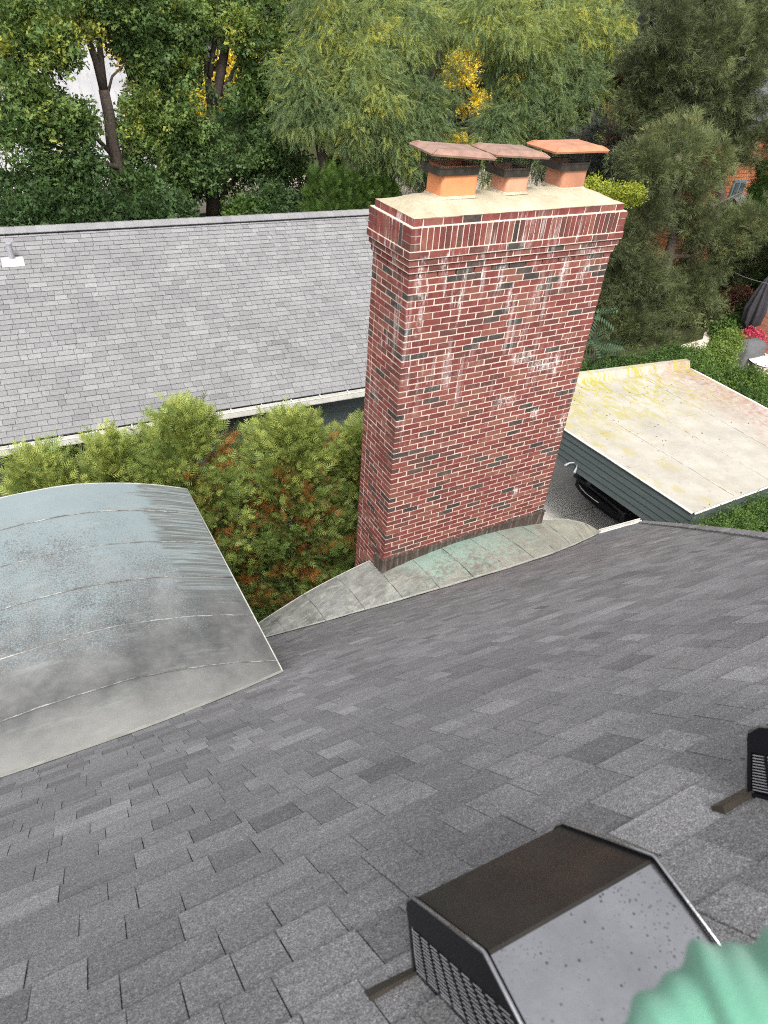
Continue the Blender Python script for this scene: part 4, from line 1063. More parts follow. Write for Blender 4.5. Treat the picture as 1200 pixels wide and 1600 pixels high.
# arborvitae screen between the two houses: ragged upright columns
def arborvitae(x, y, ztop, r, label, dens=1.0, dead=.08):
    t = empty('arborvitae', (x, y, GZ), label, 'arborvitae', 'arborvitae screen between the houses')
    trunk(t, M['bark'], [([(x, y, GZ), (x+.03, y, (GZ+ztop)/2), (x, y, ztop-.5)], .09, .02), ([(x+.1, y-.05, GZ), (x+.3, y-.1, -5.5), (x+.35, y-.15, -4.2)], .05, .015)])
    H = ztop-GZ; N = int(600*dens); PP, GG, TT = [], [], []
    for k in range(N):
        s = rng.random()**.8; th = rng.uniform(0, 2*math.pi)
        prof_r = r*max(0, 1-max(0, (s-.45)/.55)**2.4)**.6*(.85+.15*min(1, s*3))*(1+.16*math.sin(3*th+s*9+x)+.1*math.sin(7*th-s*14))
        q = rng.uniform(.45, 1.0) if rng.random() < .8 else rng.uniform(.1, .5)
        c = np.array([x+math.cos(th)*prof_r*q, y+math.sin(th)*prof_r*q, GZ+H*s])
        g0 = np.array([math.cos(th)*.75, math.sin(th)*.75, .85-.5*(1-s)])
        n = 20; gu = g0/np.linalg.norm(g0); p = c+gu*rng.uniform(-.26, .14, (n, 1))+rng.normal(0, .055, (n, 3))
        PP.append(p); GG.append(g0+rng.normal(0, .38, (n, 3)))
        tn = .44+.34*s**2+rng.normal(0, .11)  # tone climbs with height: new growth, and open-sky brightness painted into the tops
        if q < .85 and rng.random() < dead*2.2 and s < .86: tn = rng.uniform(0.0, .11)
        TT.append(np.full(n, tn)+(rng.normal(0, .06, n) if tn > .12 else rng.normal(0, .012, n)))
    PP, GG, TT = np.concatenate(PP), np.concatenate(GG), np.concatenate(TT)
    leaf_mesh('crown', M['thuja'], t, TH, PP, GG, .155*rng.uniform(.6, 1.4, len(PP)), TT)
arborvitae(-1.5, 3.2, -2.72, 1.12, 'tallest arborvitae, feathery green with orange dead sprigs, behind the copper barrel roof', 1.25)
arborvitae(.02, 3.0, -3.05, 1.0, 'broad arborvitae with many orange dead sprigs just left of the brick chimney', 1.3, .13)
arborvitae(-3.45, 3.4, -3.1, .85, 'yellow green arborvitae at the left edge, its rounded top above the copper barrel roof')
arborvitae(-5.0, 3.4, -3.2, .9, 'arborvitae cut by the left edge of the photo', .6)
arborvitae(1.2, 3.1, -3.6, .72, 'slim arborvitae mostly hidden behind the left side of the brick chimney', .7)
arborvitae(-2.5, 3.5, -3.15, .75, 'narrow arborvitae squeezed between the tallest one and the left edge one', .8)
arborvitae(2.4, 3.3, -4.2, .8, 'arborvitae hidden behind the brick chimney', .3)

def wpath(pts, Y):
    return [at(px, py, Y) for px, py in pts]
# left maple with the forked trunk in front of the grey roof
Y = 28; b0 = at(172, 250, Y)
t = empty('maple_tree', (*at(200, 345, Y)[:2], GZ), 'left maple tree with forked trunk in front of the grey metal roof', 'maple tree', 'maples behind the pale roof')
k = mpp(b0)
base = np.array([*at(203, 345, Y)[:2], GZ])
trunk(t, M['bark'], [([base]+wpath([(196, 310), (186, 262), (176, 225), (170, 180), (162, 140)], Y), 13*k, 7.5*k), (wpath([(162, 142), (150, 95), (136, 55), (120, 0), (110, -60)], Y), 6*k, 3*k), (wpath([(163, 142), (158, 95), (154, 45), (160, -20)], Y), 5.5*k, 3*k),
  (wpath([(183, 250), (150, 215), (118, 190), (90, 150)], Y), 4*k, 1.5*k), (wpath([(166, 155), (176, 120), (200, 95)], Y), 2.5*k, 1*k), (wpath([(185, 262), (140, 250), (90, 230), (40, 210)], Y-1), 4*k, 1*k), (wpath([(97, 125), (86, 105), (68, 90)], Y-.5), 2*k, 1*k)])
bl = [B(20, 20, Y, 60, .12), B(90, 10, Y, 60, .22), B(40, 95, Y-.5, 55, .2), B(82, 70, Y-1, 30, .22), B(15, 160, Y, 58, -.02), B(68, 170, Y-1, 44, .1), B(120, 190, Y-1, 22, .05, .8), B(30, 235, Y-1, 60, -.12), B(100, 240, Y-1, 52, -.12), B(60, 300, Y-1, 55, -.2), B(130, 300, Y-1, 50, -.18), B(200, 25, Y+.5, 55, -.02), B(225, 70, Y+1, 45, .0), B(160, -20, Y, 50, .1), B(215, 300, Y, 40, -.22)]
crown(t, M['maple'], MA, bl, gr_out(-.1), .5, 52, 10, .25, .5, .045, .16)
# second maple, several stems
Y = 29.5; t = empty('maple_tree', (*at(335, 335, Y)[:2], GZ), 'second maple tree with several dark stems rising behind the middle of the pale roof', 'maple tree', 'maples behind the pale roof')
base = np.array([*at(333, 338, Y)[:2], GZ]); k = mpp(base)
trunk(t, M['bark'], [([base]+wpath([(332, 310), (325, 270), (326, 225), (332, 180)], Y), 11*k, 8.5*k), (wpath([(332, 185), (340, 140), (350, 90), (356, 40), (360, -40)], Y), 7.5*k, 5*k), (wpath([(330, 185), (326, 130), (320, 85), (300, 40), (290, -20)], Y), 5.5*k, 2.5*k), (wpath([(328, 120), (334, 80), (340, 30), (345, -20)], Y-.2), 4*k, 2*k), (wpath([(336, 160), (362, 120), (385, 70), (400, 20)], Y), 4*k, 1.5*k),
  ([base+(0.1, 0, 0)]+wpath([(345, 318), (356, 292), (378, 270), (410, 255)], Y), 6*k, 2*k), ([base+(.15, .1, 0)]+wpath([(342, 325), (348, 300), (352, 280)], Y), 4*k, 2*k), (wpath([(325, 100), (310, 75), (300, 40)], Y), 2.5*k, 1*k)])
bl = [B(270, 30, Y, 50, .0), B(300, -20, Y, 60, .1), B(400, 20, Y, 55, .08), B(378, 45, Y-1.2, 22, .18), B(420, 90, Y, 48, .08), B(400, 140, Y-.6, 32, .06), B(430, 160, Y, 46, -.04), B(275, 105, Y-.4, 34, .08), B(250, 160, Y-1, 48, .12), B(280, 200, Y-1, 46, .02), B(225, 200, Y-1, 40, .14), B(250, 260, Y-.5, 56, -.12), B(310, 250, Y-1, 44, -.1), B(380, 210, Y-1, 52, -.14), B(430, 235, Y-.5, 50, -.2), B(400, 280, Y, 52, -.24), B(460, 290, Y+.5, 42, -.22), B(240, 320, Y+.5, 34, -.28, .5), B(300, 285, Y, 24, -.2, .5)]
crown(t, M['maple'], MA, bl, gr_out(-.1), .5, 52, 10, .25, .5, .045, .16)
# background pair of stems with yellow leaves
Y = 38; t = empty('maple_tree', (*at(280, 300, Y)[:2], GZ), 'far twin stemmed tree with a few yellow orange leaves between the two maples', 'tree')
base = np.array([*at(285, 310, Y)[:2], GZ]); k = mpp(base)
trunk(t, M['bark'], [([base]+wpath([(270, 180), (255, 120), (245, 60)], Y), 8*k, 5*k), ([base+(.2, 0, 0)]+wpath([(282, 180), (278, 110), (280, 40)], Y), 7*k, 5*k)])
crown(t, M['yellow'], MA, [B(268, 120, Y+1, 26, -.1, .8), B(192, 70, Y-2, 22, -.1, .8), B(320, 150, Y, 30, -.2, .8), B(375, 115, Y+1, 26, -.2, .7)], gr_out(-.1), .6, 22, 8, .3, .4, .15, .2)
# honey locusts, hanging feathery foliage
def locust(Y, tp, label, bl, shift=0.0, base_px=None):
    base = np.array([*at(*base_px, Y)[:2], GZ]); t = empty('honey_locust', tuple(base), label, 'honey locust', 'honey locusts beyond the chimney')
    k = mpp(base); trunk(t, M['bark'], [([base]+wpath(p, Y) if i == 0 else wpath(p, Y), a*k, c*k) for i, (p, a, c) in enumerate(tp)])
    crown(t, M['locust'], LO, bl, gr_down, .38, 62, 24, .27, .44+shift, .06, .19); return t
Y = 26.5
locust(Y, [([(516, 320), (508, 270), (500, 225), (498, 195)], 10, 6.5), ([(498, 200), (520, 150), (540, 90), (560, 20)], 5, 2), ([(498, 198), (485, 165), (470, 130)], 4, 1.5), ([(500, 200), (530, 185), (600, 160)], 3.5, 1.2)], 'honey locust with a dark leaning trunk just left of the brick chimney',
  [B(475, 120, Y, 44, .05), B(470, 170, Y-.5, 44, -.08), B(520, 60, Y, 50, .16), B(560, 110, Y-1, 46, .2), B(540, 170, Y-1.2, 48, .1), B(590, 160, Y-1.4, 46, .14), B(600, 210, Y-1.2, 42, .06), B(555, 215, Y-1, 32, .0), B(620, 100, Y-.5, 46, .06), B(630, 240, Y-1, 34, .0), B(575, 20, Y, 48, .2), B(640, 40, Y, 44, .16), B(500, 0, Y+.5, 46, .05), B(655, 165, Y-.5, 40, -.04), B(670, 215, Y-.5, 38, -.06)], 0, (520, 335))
Y = 31
locust(Y, [([(612, 300), (606, 262), (600, 235)], 11, 8), ([(600, 240), (640, 180), (680, 110), (700, 40)], 6, 2), ([(604, 240), (580, 190), (570, 130)], 4, 2)], 'honey locust with an ivy covered trunk partly behind the left flue',
  [B(680, 40, Y, 46, .1), B(690, 130, Y, 38, -.05), B(660, 260, Y-1, 34, -.04), B(690, 270, Y-1.5, 30, -.06), B(720, 20, Y, 46, .16), B(600, 60, Y+1, 50, .0)], 0, (618, 330))
Y = 24
locust(Y, [([(800, 330), (790, 200), (800, 120), (815, 40)], 10, 4), ([(800, 140), (860, 110), (905, 95)], 3, 1), ([(795, 180), (830, 150), (880, 140)], 3, 1)], 'honey locust behind the chimney with yellow tinged hanging foliage',
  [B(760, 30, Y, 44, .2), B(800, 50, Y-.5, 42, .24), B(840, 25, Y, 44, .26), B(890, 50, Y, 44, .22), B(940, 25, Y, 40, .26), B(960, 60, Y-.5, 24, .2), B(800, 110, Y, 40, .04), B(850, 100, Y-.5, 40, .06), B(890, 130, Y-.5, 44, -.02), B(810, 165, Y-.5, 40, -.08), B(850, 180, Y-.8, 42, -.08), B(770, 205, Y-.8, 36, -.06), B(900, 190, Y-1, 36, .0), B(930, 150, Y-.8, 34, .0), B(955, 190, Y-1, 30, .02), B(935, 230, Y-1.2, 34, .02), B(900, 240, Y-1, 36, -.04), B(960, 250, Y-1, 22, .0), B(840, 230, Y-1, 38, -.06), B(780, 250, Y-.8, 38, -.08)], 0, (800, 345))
# yellow tree showing through
Y = 36; base = np.array([*at(735, 320, Y)[:2], GZ]); t = empty('yellow_tree', tuple(base), 'bright yellow autumn tree glimpsed between the honey locusts', 'tree'); k = mpp(base)
trunk(t, M['bark'], [([base]+wpath([(735, 180), (730, 90)], Y), 7*k, 3*k), (wpath([(735, 170), (715, 120)], Y), 3*k, 1*k)])
crown(t, M['yellow'], MA, [B(728, 98, Y, 20), B(742, 160, Y, 17), B(714, 120, Y, 16), B(718, 228, Y, 16), B(812, 130, Y, 15, -.1), B(800, 190, Y, 13, -.2), B(825, 75, Y, 14, -.1)], gr_out(-.1), .5, 30, 9, .3, .55, .15, .2)
# dark spruces behind the pines
for (px, Y, top, R, lab) in ((975, 27, 30, 62, 'dark spruce right of the flues with deep shadowed branches'), (1060, 30, -60, 80, 'tall dark evergreen behind the pines at the top right'), (930, 33, -60, 70, 'dark evergreen rising behind the honey locusts')):
    base = np.array([*at(px, 330, Y)[:2], GZ]); t = empty('spruce_tree', tuple(base), lab, 'spruce', 'dark evergreens at the back'); k = mpp(base)
    trunk(t, M['bark'], [([base]+wpath([(px, 200), (px+2, top)], Y), 8*k, 2*k)])
    bl = ([B(945, 230, 19, 34), B(940, 290, 19, 36), B(985, 250, 19, 34), B(990, 310, 19, 34)] if px == 975 else [])+[B(px+rng.normal(0, 16), py, Y+rng.normal(0, .6), R*(.5+.5*(py-top)/(360-top)), 0, .9) for py in range(top, 370, 42)]
    crown(t, M['dark'], PI_, bl, gr_out(-.25), .5, 34, 9, .32, .42, .1, .16)
# pines
def pine(Y, tp, label, bl, base_px, dens=1.0):
    base = np.array([*at(*base_px, Y)[:2], GZ]); t = empty('pine_tree', tuple(base), label, 'pine tree', 'pines on the right'); k = mpp(base)
    trunk(t, M['pbark'], [([base]+wpath(p, Y) if i == 0 else wpath(p, Y), a*k, c*k) for i, (p, a, c) in enumerate(tp)])
    crown(t, M['pine'], PI_, bl, gr_out(.35), .29, 30*dens, 20, .24, .45, .08, .16); return t
Y = 11.5
pine(Y, [([(1025, 480), (1038, 430), (1052, 370), (1058, 300), (1060, 240)], 10, 4), ([(1045, 400), (1085, 400), (1120, 370)], 4, 1.5), ([(1040, 420), (990, 400), (960, 380)], 3, 1), ([(1050, 370), (1100, 330), (1160, 300)], 3.5, 1)], 'big pine with a pale crooked trunk beyond the carport roof',
  [B(1050, 240, Y, 44, .16), B(1100, 250, Y, 38, .16), B(1010, 260, Y, 34, .02), B(1060, 300, Y, 36, .0), B(1000, 330, Y, 40, -.12), B(960, 370, Y, 38, -.12), B(1090, 345, Y-.4, 24, -.04, .7), B(1150, 355, Y-.5, 40, .12), B(1185, 370, Y-.4, 36, .1), B(1100, 400, Y, 36, .02), B(1140, 410, Y, 26, .02), B(960, 430, Y, 44, -.06), B(1000, 420, Y-.4, 36, -.04), B(1020, 480, Y-.5, 44, -.02), B(970, 500, Y-.5, 46, -.04), B(1070, 450, Y-.3, 44, -.02), B(1090, 500, Y-.4, 34, .0), B(1000, 545, Y-.8, 42, .0), B(1050, 530, Y-.8, 40, .02), B(1075, 540, Y-.8, 24, .04), B(960, 565, Y-.8, 30, -.05)], (1012, 560), 1.0)
Y = 14.2
pine(Y, [([(1130, 420), (1125, 300), (1120, 150), (1130, 0), (1130, -60)], 9, 4), ([(1122, 180), (1170, 190), (1230, 200)], 4, 1.5)], 'farther pine filling the top right corner',
  [B(1040, 30, Y, 46, -.12), B(1090, -10, Y, 50, -.1), B(1150, 10, Y, 44, -.06), B(1110, 70, Y-.5, 50, .12), B(1170, 70, Y-.5, 44, .14), B(1060, 90, Y, 40, -.1), B(1140, 120, Y-.3, 44, .0), B(1190, 130, Y-.3, 40, .06), B(1080, 140, Y, 40, -.08), B(1040, 160, Y, 36, -.08), B(1110, 170, Y, 38, -.06), B(1070, 200, Y, 34, -.02), B(1150, 180, Y, 26, -.06, .7), B(1190, 230, Y-.5, 30, .06), B(1140, 220, Y, 30, .0), B(1010, 110, Y+.5, 34, -.14), B(1000, 170, Y+.5, 30, -.1), B(1195, 20, Y, 30, -.1)], (1128, 470), 1.0)
# lime shrub top showing right of the mortar wash
Y = 9.4; c = at(960, 305, Y); t = empty('lime_shrub', (c[0], c[1], GZ), 'lime green shrub peeking out right of the chimney top', 'shrub')
trunk(t, M['bark'], [([(c[0], c[1], GZ), (c[0]+.1, c[1], -5), tuple(c)], .07, .02), ([(c[0], c[1], GZ+.4), (c[0]-.3, c[1]+.1, -4.6), tuple(at(925, 300, Y))], .05, .015)])
crown(t, M['lime'], SM, [B(925, 298, Y, 15), B(950, 302, Y, 15), B(978, 305, Y, 16), B(992, 302, Y, 9), B(900, 300, Y, 14)], gr_out(.5), .2, 26, 8, .07, .55, .12, .15)
# tree of heaven saplings by the chimney
Y = 6.2; c = at(930, 560, Y); t = empty('pinnate_sapling', (c[0], c[1], GZ), 'sapling with long drooping pinnate leaves right of the chimney above the carport', 'sapling')
trunk(t, M['bark'], [([(c[0], c[1], GZ), (c[0], c[1], -5.2), tuple(at(930, 500, Y))], .05, .012)])
pp_, gg_ = [], []
for (px, py) in ((930, 490), (940, 540), (915, 575), (945, 560), (925, 530)):
    for q in range(7): pp_.append(at(px, py, Y+rng.normal(0, .15))); a = rng.uniform(0, 6.28); gg_.append((math.cos(a), math.sin(a), -.15))
leaf_mesh('crown', M['sumac'], t, PN, np.array(pp_), np.array(gg_), .75*rng.uniform(.7, 1.2, len(pp_)), rng.uniform(.2, 1, len(pp_)))
# dark understorey shrubs and small cedar hedge in front of the street
for i, (px, py, R, lab) in enumerate(((15, 335, 40, 'dark shrub behind the left end of the pale roof ridge'), (85, 330, 42, 'dark shrub under the left maple, left of its trunk'), (150, 325, 36, 'dark shrub at the foot of the left maple trunk'), (235, 335, 30, 'dark shrub between the two maple trunks'), (275, 330, 22, 'small shrub left of the second maple trunk'), (430, 325, 40, 'dark green shrub right of the second maple trunk'), (385, 335, 22, 'light green low shrub at the foot of the second maple'))):
    Y = 25.5+i*.2; c = at(px, py, Y); t = empty('understorey_shrub', (c[0], c[1], GZ), lab, 'shrub', 'shrubs under the maples'); 
    trunk(t, M['bark'], [([(c[0], c[1], GZ), tuple(c)], .06, .02)])
    r0 = R*mpp(c); crown(t, M['hedge' if i == 6 else 'maple'], MA, [(c, (r0, r0, r0), 0, 1), ((c[0], c[1], (c[2]+GZ)/2), (r0*1.1, r0, (c[2]-GZ)/2+.2), 0, 1.2)], gr_out(.1), .5, 44, 8, .25, .3 if i == 6 else .12, .07, .1)
for i, (px, py, R) in enumerate(((515, 285, 17), (535, 290, 14), (552, 296, 13), (568, 290, 12), (583, 300, 11), (597, 296, 10), (612, 305, 11), (490, 290, 18), (525, 262, 14))):
    Y = 24.6+.12*i+(2 if i == 8 else 0); tp = at(px, py-14, Y); r0 = R*mpp(tp)
    lab = ('yellow green cedar hedge column behind the leaning locust trunk' if i == 8 else ['cedar hedge column right of the leaning locust trunk', 'second cedar column right of the leaning locust trunk', 'third cedar column right of the leaning locust trunk', 'fourth cedar column, at the start of the pale street view', 'small pointed cedar in front of the pale street', 'pointed cedar nearest the chimney top edge', 'last small cedar beside the chimney cap edge', 'cedar column left of the leaning locust trunk'][i])
    t = empty('cedar', (tp[0], tp[1], GZ), lab, 'cedar', 'small cedars in front of the street')
    trunk(t, M['bark'], [([(tp[0], tp[1], GZ), tuple(tp)], .05, .01)])
    H = tp[2]-GZ; bl = [((tp[0], tp[1], GZ+H*s), (r0*(1.05-s*.9), r0*(1.05-s*.9), H*.2), .02, .7) for s in (.15, .4, .62, .8, .93)]
    crown(t, M['hedge'], TH, bl, gr_out(.9, .6), .34, 30, 8, .1, .35 if i < 8 else .7, .1, .12)
# woodland that closes the view
bl = [((x, 56+rng.normal(0, 4), -7.3+h), (5, 4, 4.5), rng.normal(0, .1), 1) for x in range(-34, 84, 6) for h in (2, 8, 14)]
wo = crown(None, M['dark'], MA, bl, gr_out(0), 1.7, 60, 8, .8, .5, .15, .2, name='woods', kind='stuff', origin=(20, 56, GZ))
bl = [((46+rng.normal(0, 2), y, -7.3+h), (4, 5, 4.5), rng.normal(0, .1), 1) for y in range(-4, 54, 6) for h in (2, 8, 13)]
crown(None, M['dark'], MA, bl, gr_out(0), 1.5, 60, 8, .8, .5, .15, .2, name='woods', kind='stuff', origin=(46, 20, GZ))

# ------------------------------------------------------------------ far houses
q = MB(); GX0, GX1 = -9, at(188, 120, 38)[0]
gh = empty('metal_roof_house', (-2, 40, GZ), 'far house with a pale grey standing seam roof behind the left maple', 'house')
e0 = at(120, 287, 37.0); r0 = at(170, 62, 44.5); GXr = r0[0]+.35
q.quad((GX0, 37.0, e0[2]), (GXr, 37.0, e0[2]), (GXr, 44.5, r0[2]), (GX0, 44.5, r0[2])); q.quad((GXr, 44.5, r0[2]), (GXr, 52, e0[2]), (GX0, 52, e0[2]), (GX0, 44.5, r0[2])); q.build('roof', M['metalroof'], gh)
x = GX0
while x < GXr:
    s = MB(); s.hexa([(x, 37, e0[2]+.0), (x+.05, 37, e0[2]), (x+.05, 44.5, r0[2]), (x, 44.5, r0[2])], [(x, 37, e0[2]+.06), (x+.05, 37, e0[2]+.06), (x+.05, 44.5, r0[2]+.06), (x, 44.5, r0[2]+.06)]); s.build('standing_seam', M['slat'], gh); x += .62
q = MB(); q.box(GX0+.3, GXr-.3, 37.5, 51.5, GZ, e0[2]-.1); q.quad((GXr-.3, 37.5, e0[2]-.1), (GXr-.3, 51.5, e0[2]-.1), (GXr-.3, 44.5, r0[2]-.2)); q.build('wall', M['street'], gh)
q = MB(); q.box(GX0, GXr, 36.86, 36.99, e0[2]-.12, e0[2]); q.build('gutter', M['white'], gh)
# orange shake house on the right
oh = empty('shake_house', (31, 19, GZ), 'orange brown shake sided house with a louvred window behind the pines', 'house')
q = MB(); q.box(24.3, 40, 16, 24, GZ, -1.5); q.build('wall', M['shake'], oh)
z = GZ+.2
cc = at(1150, 300, 15.97)
w_ = MB(); w_.box(cc[0]-.42, cc[0]+.42, 15.90, 15.99, cc[2]-.52, cc[2]+.5); wo_ = w_.build('window', M['shutter'], oh)
for s in (-1, 1):
    q = MB(); q.box(cc[0]+s*.19-.14, cc[0]+s*.19+.14, 15.88, 15.90, cc[2]-.38, cc[2]+.4); q.build('pane', M['glass'], wo_)
    q = MB(); q.box(cc[0]+s*.19-.14, cc[0]+s*.19+.14, 15.86, 15.90, cc[2]-.45, cc[2]-.40); q.build('sill', M['white'], wo_)
    for k in range(5):
        q = MB(); x0 = cc[0]+s*.19-.12+k*.055; q.box(x0, x0+.018, 15.865, 15.879, cc[2]-.37, cc[2]+.39); q.build('slat', M['shutter'], wo_)
q = MB(); pr = at(1190, 340, 14.5); q.quad((pr[0]-.5, 13.6, pr[2]-.6), (pr[0]+4, 13.6, pr[2]-.6), (pr[0]+4, 15.98, pr[2]+.6), (pr[0]-.5, 15.98, pr[2]+.6)); q.build('porch_roof', M['darkroof'], oh)
q = MB(); q.quad((24, 15.6, -1.5), (40.3, 15.6, -1.5), (40.3, 20, .8), (24.0, 20, .8)); q.quad((40.3, 24.4, -1.5), (24, 24.4, -1.5), (24, 20, .8), (40.3, 20, .8)); q.build('roof', M['darkroof'], oh)
# brick house cut by the right edge
bh = empty('brick_house', (23, 5, GZ), 'orange red brick house corner at the right edge above the patio', 'house')
q = MB(); q.box(20.25, 27, 1.0, 8.66, GZ, -1.2); q.build('wall', M['hbrick'], bh)
q = MB(); q.box(19.9, 27.4, .7, 9.0, -1.2, -1.05); q.quad((19.9, .7, -1.049), (27.4, .7, -1.049), (23.6, 4.8, 1.2)); q.quad((27.4, .7, -1.049), (27.4, 9, -1.049), (23.6, 4.8, 1.2)); q.quad((27.4, 9, -1.049), (19.9, 9, -1.049), (23.6, 4.8, 1.2)); q.quad((19.9, 9, -1.049), (19.9, .7, -1.049), (23.6, 4.8, 1.2)); q.build('roof', M['darkroof'], bh)

# ------------------------------------------------------------------ garden on the right
def gp(px, py, z=GZ):
    d = CR*((px-600)/FPX)+CD*((py-800)/FPX)+CF; return CAM+d*((z-CAM[2])/d[2])
b = MB(); b.quad(*[gp(px, py, GZ+.02) for px, py in ((1150, 640), (1260, 640), (1260, 520), (1166, 540), (1140, 566))][::-1]); pat = structure('patio', b, M['patio'])
fixnormals(pat)
b = MB(); pl = [gp(*q, GZ+.012) for q in ((1060, 540), (1098, 530), (1104, 505), (1190, 482), (1190, 486), (1135, 503), (1112, 525), (1100, 548))]; b.quad(*pl); fixnormals(structure('garden_path', b, M['patio']))
b = MB(); b.quad(*[gp(px, py, GZ+.006) for px, py in ((1110, 505), (1260, 500), (1260, 455), (1140, 462))]); fixnormals(structure('lawn', b, M['lawn']))
def tuft(name, lab, cat, px, py, R, mat, tpl, size, n, per, cr, t0, tsd=.12, grp=None, zb=None, asp=(1, 1, .8)):
    g_ = gp(px, py+R*.8); c = np.array([g_[0], g_[1], GZ]); r0 = R*mpp(c)
    t = empty(name, tuple(c), lab, cat, grp); trunk(t, M['bark'], [([c, c+(0, 0, r0*.9)], .03, .01), ([c, c+(.3*r0, .1, r0)], .02, .008)], 'stem')
    crown(t, mat, tpl, [(c+(0, 0, r0*.85), (r0*asp[0], r0*asp[1], r0*asp[2]), 0, 1)], gr_out(.4), size, n, per, cr, t0, tsd, .1, name='foliage'); return t
tuft('hydrangea', 'dusty red hydrangea bush in front of the lawn', 'hydrangea', 1133, 475, 15, M['pink'], SM, .4, 60, 6, .1, .45, .25, 'hydrangeas by the lawn')
tuft('hydrangea', 'faded pink hydrangea bush nearest the dark cedar row', 'hydrangea', 1150, 464, 13, M['pink'], SM, .4, 60, 6, .1, .75, .2, 'hydrangeas by the lawn')
for i, (px, py, R, lab) in enumerate(((1085, 500, 14, 'brownish low shrub in the bed left of the garden path'), (1100, 488, 13, 'low shrub in the bed beneath the pine tip'), (1118, 495, 12, 'low shrub in front of the red hydrangea'), (1153, 485, 11, 'small green shrub right of the red hydrangea'), (1130, 520, 12, 'rounded dark green shrub right of the path'), (1150, 512, 12, 'rounded dark green shrub beside the closed umbrella'))):
    tuft('garden_shrub', lab, 'shrub', px, py, R, M['hedge'] if i > 2 else M['pine'], SM, .36, 50, 7, .1, .25 if i > 2 else .6, .15, 'low shrubs along the path')
for i, (px, py, R) in enumerate(((1140, 425, 17), (1163, 420, 17), (1185, 415, 18), (1208, 408, 18), (1128, 432, 13))):
    g_ = gp(px, 462-i*1.5); tz = GZ+3.3+.3*i; r0 = R*mpp(g_)
    t = empty('cedar', (g_[0], g_[1], GZ), ['dark cedar column right of the pine, second of the row', 'dark cedar column in the middle of the row behind the lawn', 'dark cedar column near the right edge, behind the lawn', 'dark cedar column cut by the right edge', 'smallest dark cedar, left end of the row behind the lawn'][i], 'cedar', 'dark cedar row behind the lawn')
    trunk(t, M['bark'], [([(g_[0], g_[1], GZ), (g_[0], g_[1], tz-.3)], .06, .01)])
    bl = [((g_[0], g_[1], GZ+(tz-GZ)*s), (r0*(1.1-s*.75), r0*(1.1-s*.75), (tz-GZ)*.2), 0, 1) for s in (.12, .35, .58, .78, .93)]
    crown(t, M['hedge'], TH, bl, gr_out(.9, .6), .36, 36, 9, .12, .12, .08, .08)
def hedge(name, lab, bl, t0, size=.2, ncl=90, per=9, cr=.1, mat='hedge', grp=None, tcl=.12):
    c = bl[0][0]; t = empty(name, (c[0], c[1], GZ), lab, 'hedge', grp)
    trunk(t, M['bark'], [([(q[0][0], q[0][1], GZ), (q[0][0]+.05, q[0][1], q[0][2])], .04, .015) for q in bl[::2]], 'stem')
    crown(t, M[mat], SM, bl, gr_out(.5), size, ncl, per, cr, t0, .1, tcl, name='foliage'); return t
# bright shrub and hedge between carport and patio: columns standing on the ground
def col(px, py, Y, R, dt=0, den=1.0):
    c = at(px, py, Y); r0 = R*mpp(c); return [(c, (r0, r0, r0*.9), dt, den), ((c[0], c[1], (c[2]+GZ)/2), (r0*1.05, r0*1.05, max(.5, (c[2]-GZ)/2)), dt-.08, den*1.4)]
hedge('bright_shrub', 'tall bright green leafy shrub left of the dark grill cover', sum([col(1122, 556, 6.5, 17, .25), col(1140, 535, 6.7, 13, .3), col(1105, 575, 6.4, 15, .05), col(1085, 560, 6.2, 14, .05)], []), .5)
hedge('garden_hedge', 'leafy green hedge along the far side of the carport roof', sum([col(1110, 610, 5.2, 20), col(1145, 600, 5.0, 22, .05), col(1175, 600, 4.6, 22, .15), col(1205, 615, 4.2, 24, .1), col(1095, 590, 5.4, 16, -.02), col(1170, 630, 4.1, 22, -.05), col(1230, 640, 3.6, 26, 0)], []), .38)
# hedge on the near side of the carport
xs_ = np.linspace(6.15, 10.6, 12); bl = []
for i, x in enumerate(xs_):
    for yy in (-.52, -1.0, -1.5): bl.append(((x+rng.normal(0, .08), yy+rng.normal(0, .05), -4.83-.10*(yy < -1.2)+rng.normal(0, .03)), (.36, .38, .36), rng.normal(0, .06), 1)); bl.append(((x, yy, -6.3), (.36, .36, .95), -.1, .7))
hedge('clipped_hedge', 'clipped leafy hedge between the carport and the hip of the shingle roof', bl, .42, .13, 60, 9, .09)
hedge('laurel_shrub', 'dark leafy shrubs growing against the back of the carport', sum([col(px, py, 5.9, 22, rng.normal(0, .08), 1) for px, py in ((905, 598), (935, 592), (965, 585), (995, 580), (1025, 574), (1052, 566))], []), .12)
# grill under its cover, potted flowers, umbrella, table and chair
g0 = gp(1157, 583); k = mpp(g0)
t = empty('covered_grill', tuple(g0), 'barbecue grill under a dark grey cover on the patio', 'grill')
b = MB(); rows = []
for (s, w, d_) in ((0, 1.0, .95), (.3, .97, .92), (.7, .93, .9), (.88, .86, .8), (.97, .62, .5), (1.0, .3, .2)):
    rows.append([(g0[0]+math.copysign(abs(math.cos(a))**.5, math.cos(a))*.55*w*(1+.03*math.sin(a*9)), g0[1]+math.copysign(abs(math.sin(a))**.5, math.sin(a))*.36*d_, GZ+1.2*s) for a in np.linspace(0, 2*math.pi, 25)])
b.grid(rows); b.quad(*rows[-1][:-1]); fixnormals(b.build('cover', M['greycloth'], t, smooth=True))
b = MB(); b.box(g0[0]-.5, g0[0]+.5, g0[1]-.3, g0[1]+.3, GZ, GZ+.1); b.build('cart_base', M['black'], t)
f0 = gp(1161, 563); t = empty('flower_pot', tuple(f0), 'dark pot of red pink flowers beside the brick house corner', 'flower pot')
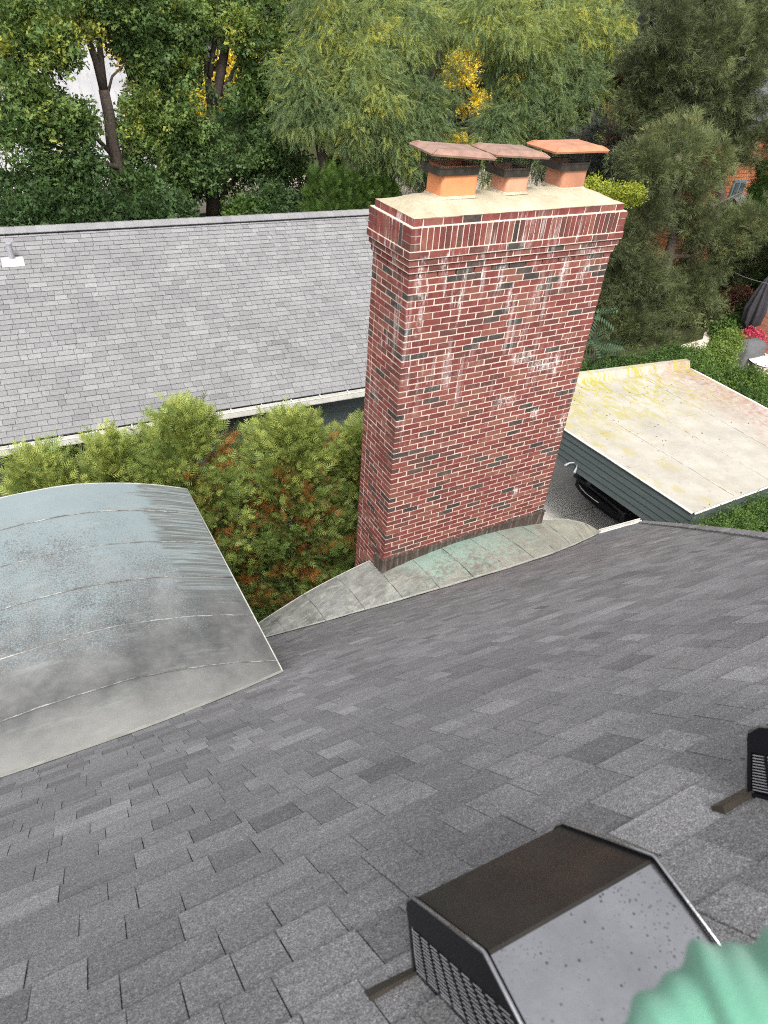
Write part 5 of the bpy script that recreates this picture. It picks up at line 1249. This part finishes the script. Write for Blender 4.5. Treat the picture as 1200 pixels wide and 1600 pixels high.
b = MB(); b.tube([(f0[0], f0[1], GZ), (f0[0], f0[1], GZ+.45), (f0[0], f0[1], GZ+.5)], [.2, .27, .29], 16); b.build('pot', M['black'], t)
crown(t, M['red'], SM, [((f0[0], f0[1], GZ+.75), (.38, .38, .3), 0, 1)], gr_out(.5), .2, 60, 8, .08, .62, .25, .15, name='flowers')
u0 = gp(1160, 536); t = empty('patio_umbrella', tuple(u0), 'closed black patio umbrella standing against the brick house', 'umbrella')
b = MB(); b.tube([(u0[0], u0[1], GZ), (u0[0], u0[1], GZ+2.5)], .022, 8); b.build('pole', M['bronze'], t)
b = MB(); rows = []
for s, w in ((0, .16), (.1, .30), (.35, .33), (.6, .24), (.8, .15), (.95, .05), (1.0, .01)):
    rows.append([(u0[0]+math.cos(a)*w*(1+.28*math.cos(a*8)), u0[1]+math.sin(a)*w*(1+.28*math.cos(a*8)), GZ+.65+1.9*s) for a in np.linspace(0, 2*math.pi, 49)])
b.grid(rows); fixnormals(b.build('canopy', M['cloth'], t, smooth=True))
b = MB(); b.tube([(u0[0], u0[1], GZ), (u0[0], u0[1], GZ+.08)], .28, 16); b.build('base', M['black'], t)
a0 = gp(1199, 574); t = empty('patio_table', tuple(a0), 'round white topped patio table at the right edge', 'table')
zt = GZ+.7; ct = gp(1195, 565, zt); b = MB(); b.tube([(ct[0], ct[1], zt-.012), (ct[0], ct[1], zt+.012)], .5, 28); b.build('tabletop', M['white'], t)
b = MB(); b.tube([(ct[0]+.51*math.cos(a), ct[1]+.51*math.sin(a), zt) for a in np.linspace(0, 2*math.pi, 29)], .016, 6, cap=False); b.build('rim', M['black'], t)
for a in (.6, 2.2, 3.7, 5.3): b = MB(); b.tube([(ct[0]+.3*math.cos(a), ct[1]+.3*math.sin(a), zt-.01), (ct[0]+.42*math.cos(a), ct[1]+.42*math.sin(a), GZ+.02)], .014, 6); b.build('leg', M['black'], t)
c0 = gp(1177, 578); t = empty('patio_chair', tuple(c0), 'dark wire patio chair between the grill and the round table', 'chair')
def ringm(c, r, z, rad): return [(c[0]+r*math.cos(a), c[1]+r*math.sin(a), z) for a in np.linspace(0, 2*math.pi, 25)]
b = MB(); b.tube(ringm(c0, .24, GZ+.45, 0), .014, 6, cap=False)
for k in range(-2, 3): b.tube([(c0[0]-.2, c0[1]+k*.08, GZ+.45), (c0[0]+.2, c0[1]+k*.08, GZ+.45)], .006, 4)
b.build('seat', M['black'], t)
b = MB(); b.tube([(c0[0]-.24*math.cos(a)*1.0, c0[1]+.26*math.sin(a), GZ+.45+.42*math.cos(a)) for a in np.linspace(-1.57, 1.57, 15)], .014, 6); b.build('backrest', M['black'], t)
for sx in (-1, 1):
    for sy in (-1, 1): b = MB(); b.tube([(c0[0]+sx*.16, c0[1]+sy*.16, GZ+.45), (c0[0]+sx*.22, c0[1]+sy*.22, GZ+.02)], .012, 6); b.build('leg', M['black'], t)
b = MB(); p0, p1 = at(1120, 408, 12.2), at(1215, 446, 8.0); b.tube([p0*(1-s)+p1*s-np.array([0, 0, .15*math.sin(math.pi*s)]) for s in np.linspace(-.6, 1.4, 20)], .012, 5)
tag(b.build('utility_cable', M['slat'], origin=tuple(p0)), 'thin pale utility cable crossing in front of the dark cedars', 'cable')
# a few fallen leaves and twigs on the carport roof
pp_ = np.array([cpz(u, v, zr+.012) for u, v in zip(rng.uniform(.03, .97, 70), np.clip(rng.beta(2.2, 1.2, 70), .03, .94))])
gg_ = rng.normal(size=(70, 3)); gg_[:, 2] *= .1
leaf_mesh('fallen_leaves', M['pbark'], None, np.array([diamond((0, -.5, 0), (0, .5, .02), .4), diamond((0, -.5, .005), (.05, .75, .02), .1)]), pp_, gg_, rng.uniform(.025, .06, 70), rng.uniform(0, 1, 70), 'stuff', (8, 2, -4.6))
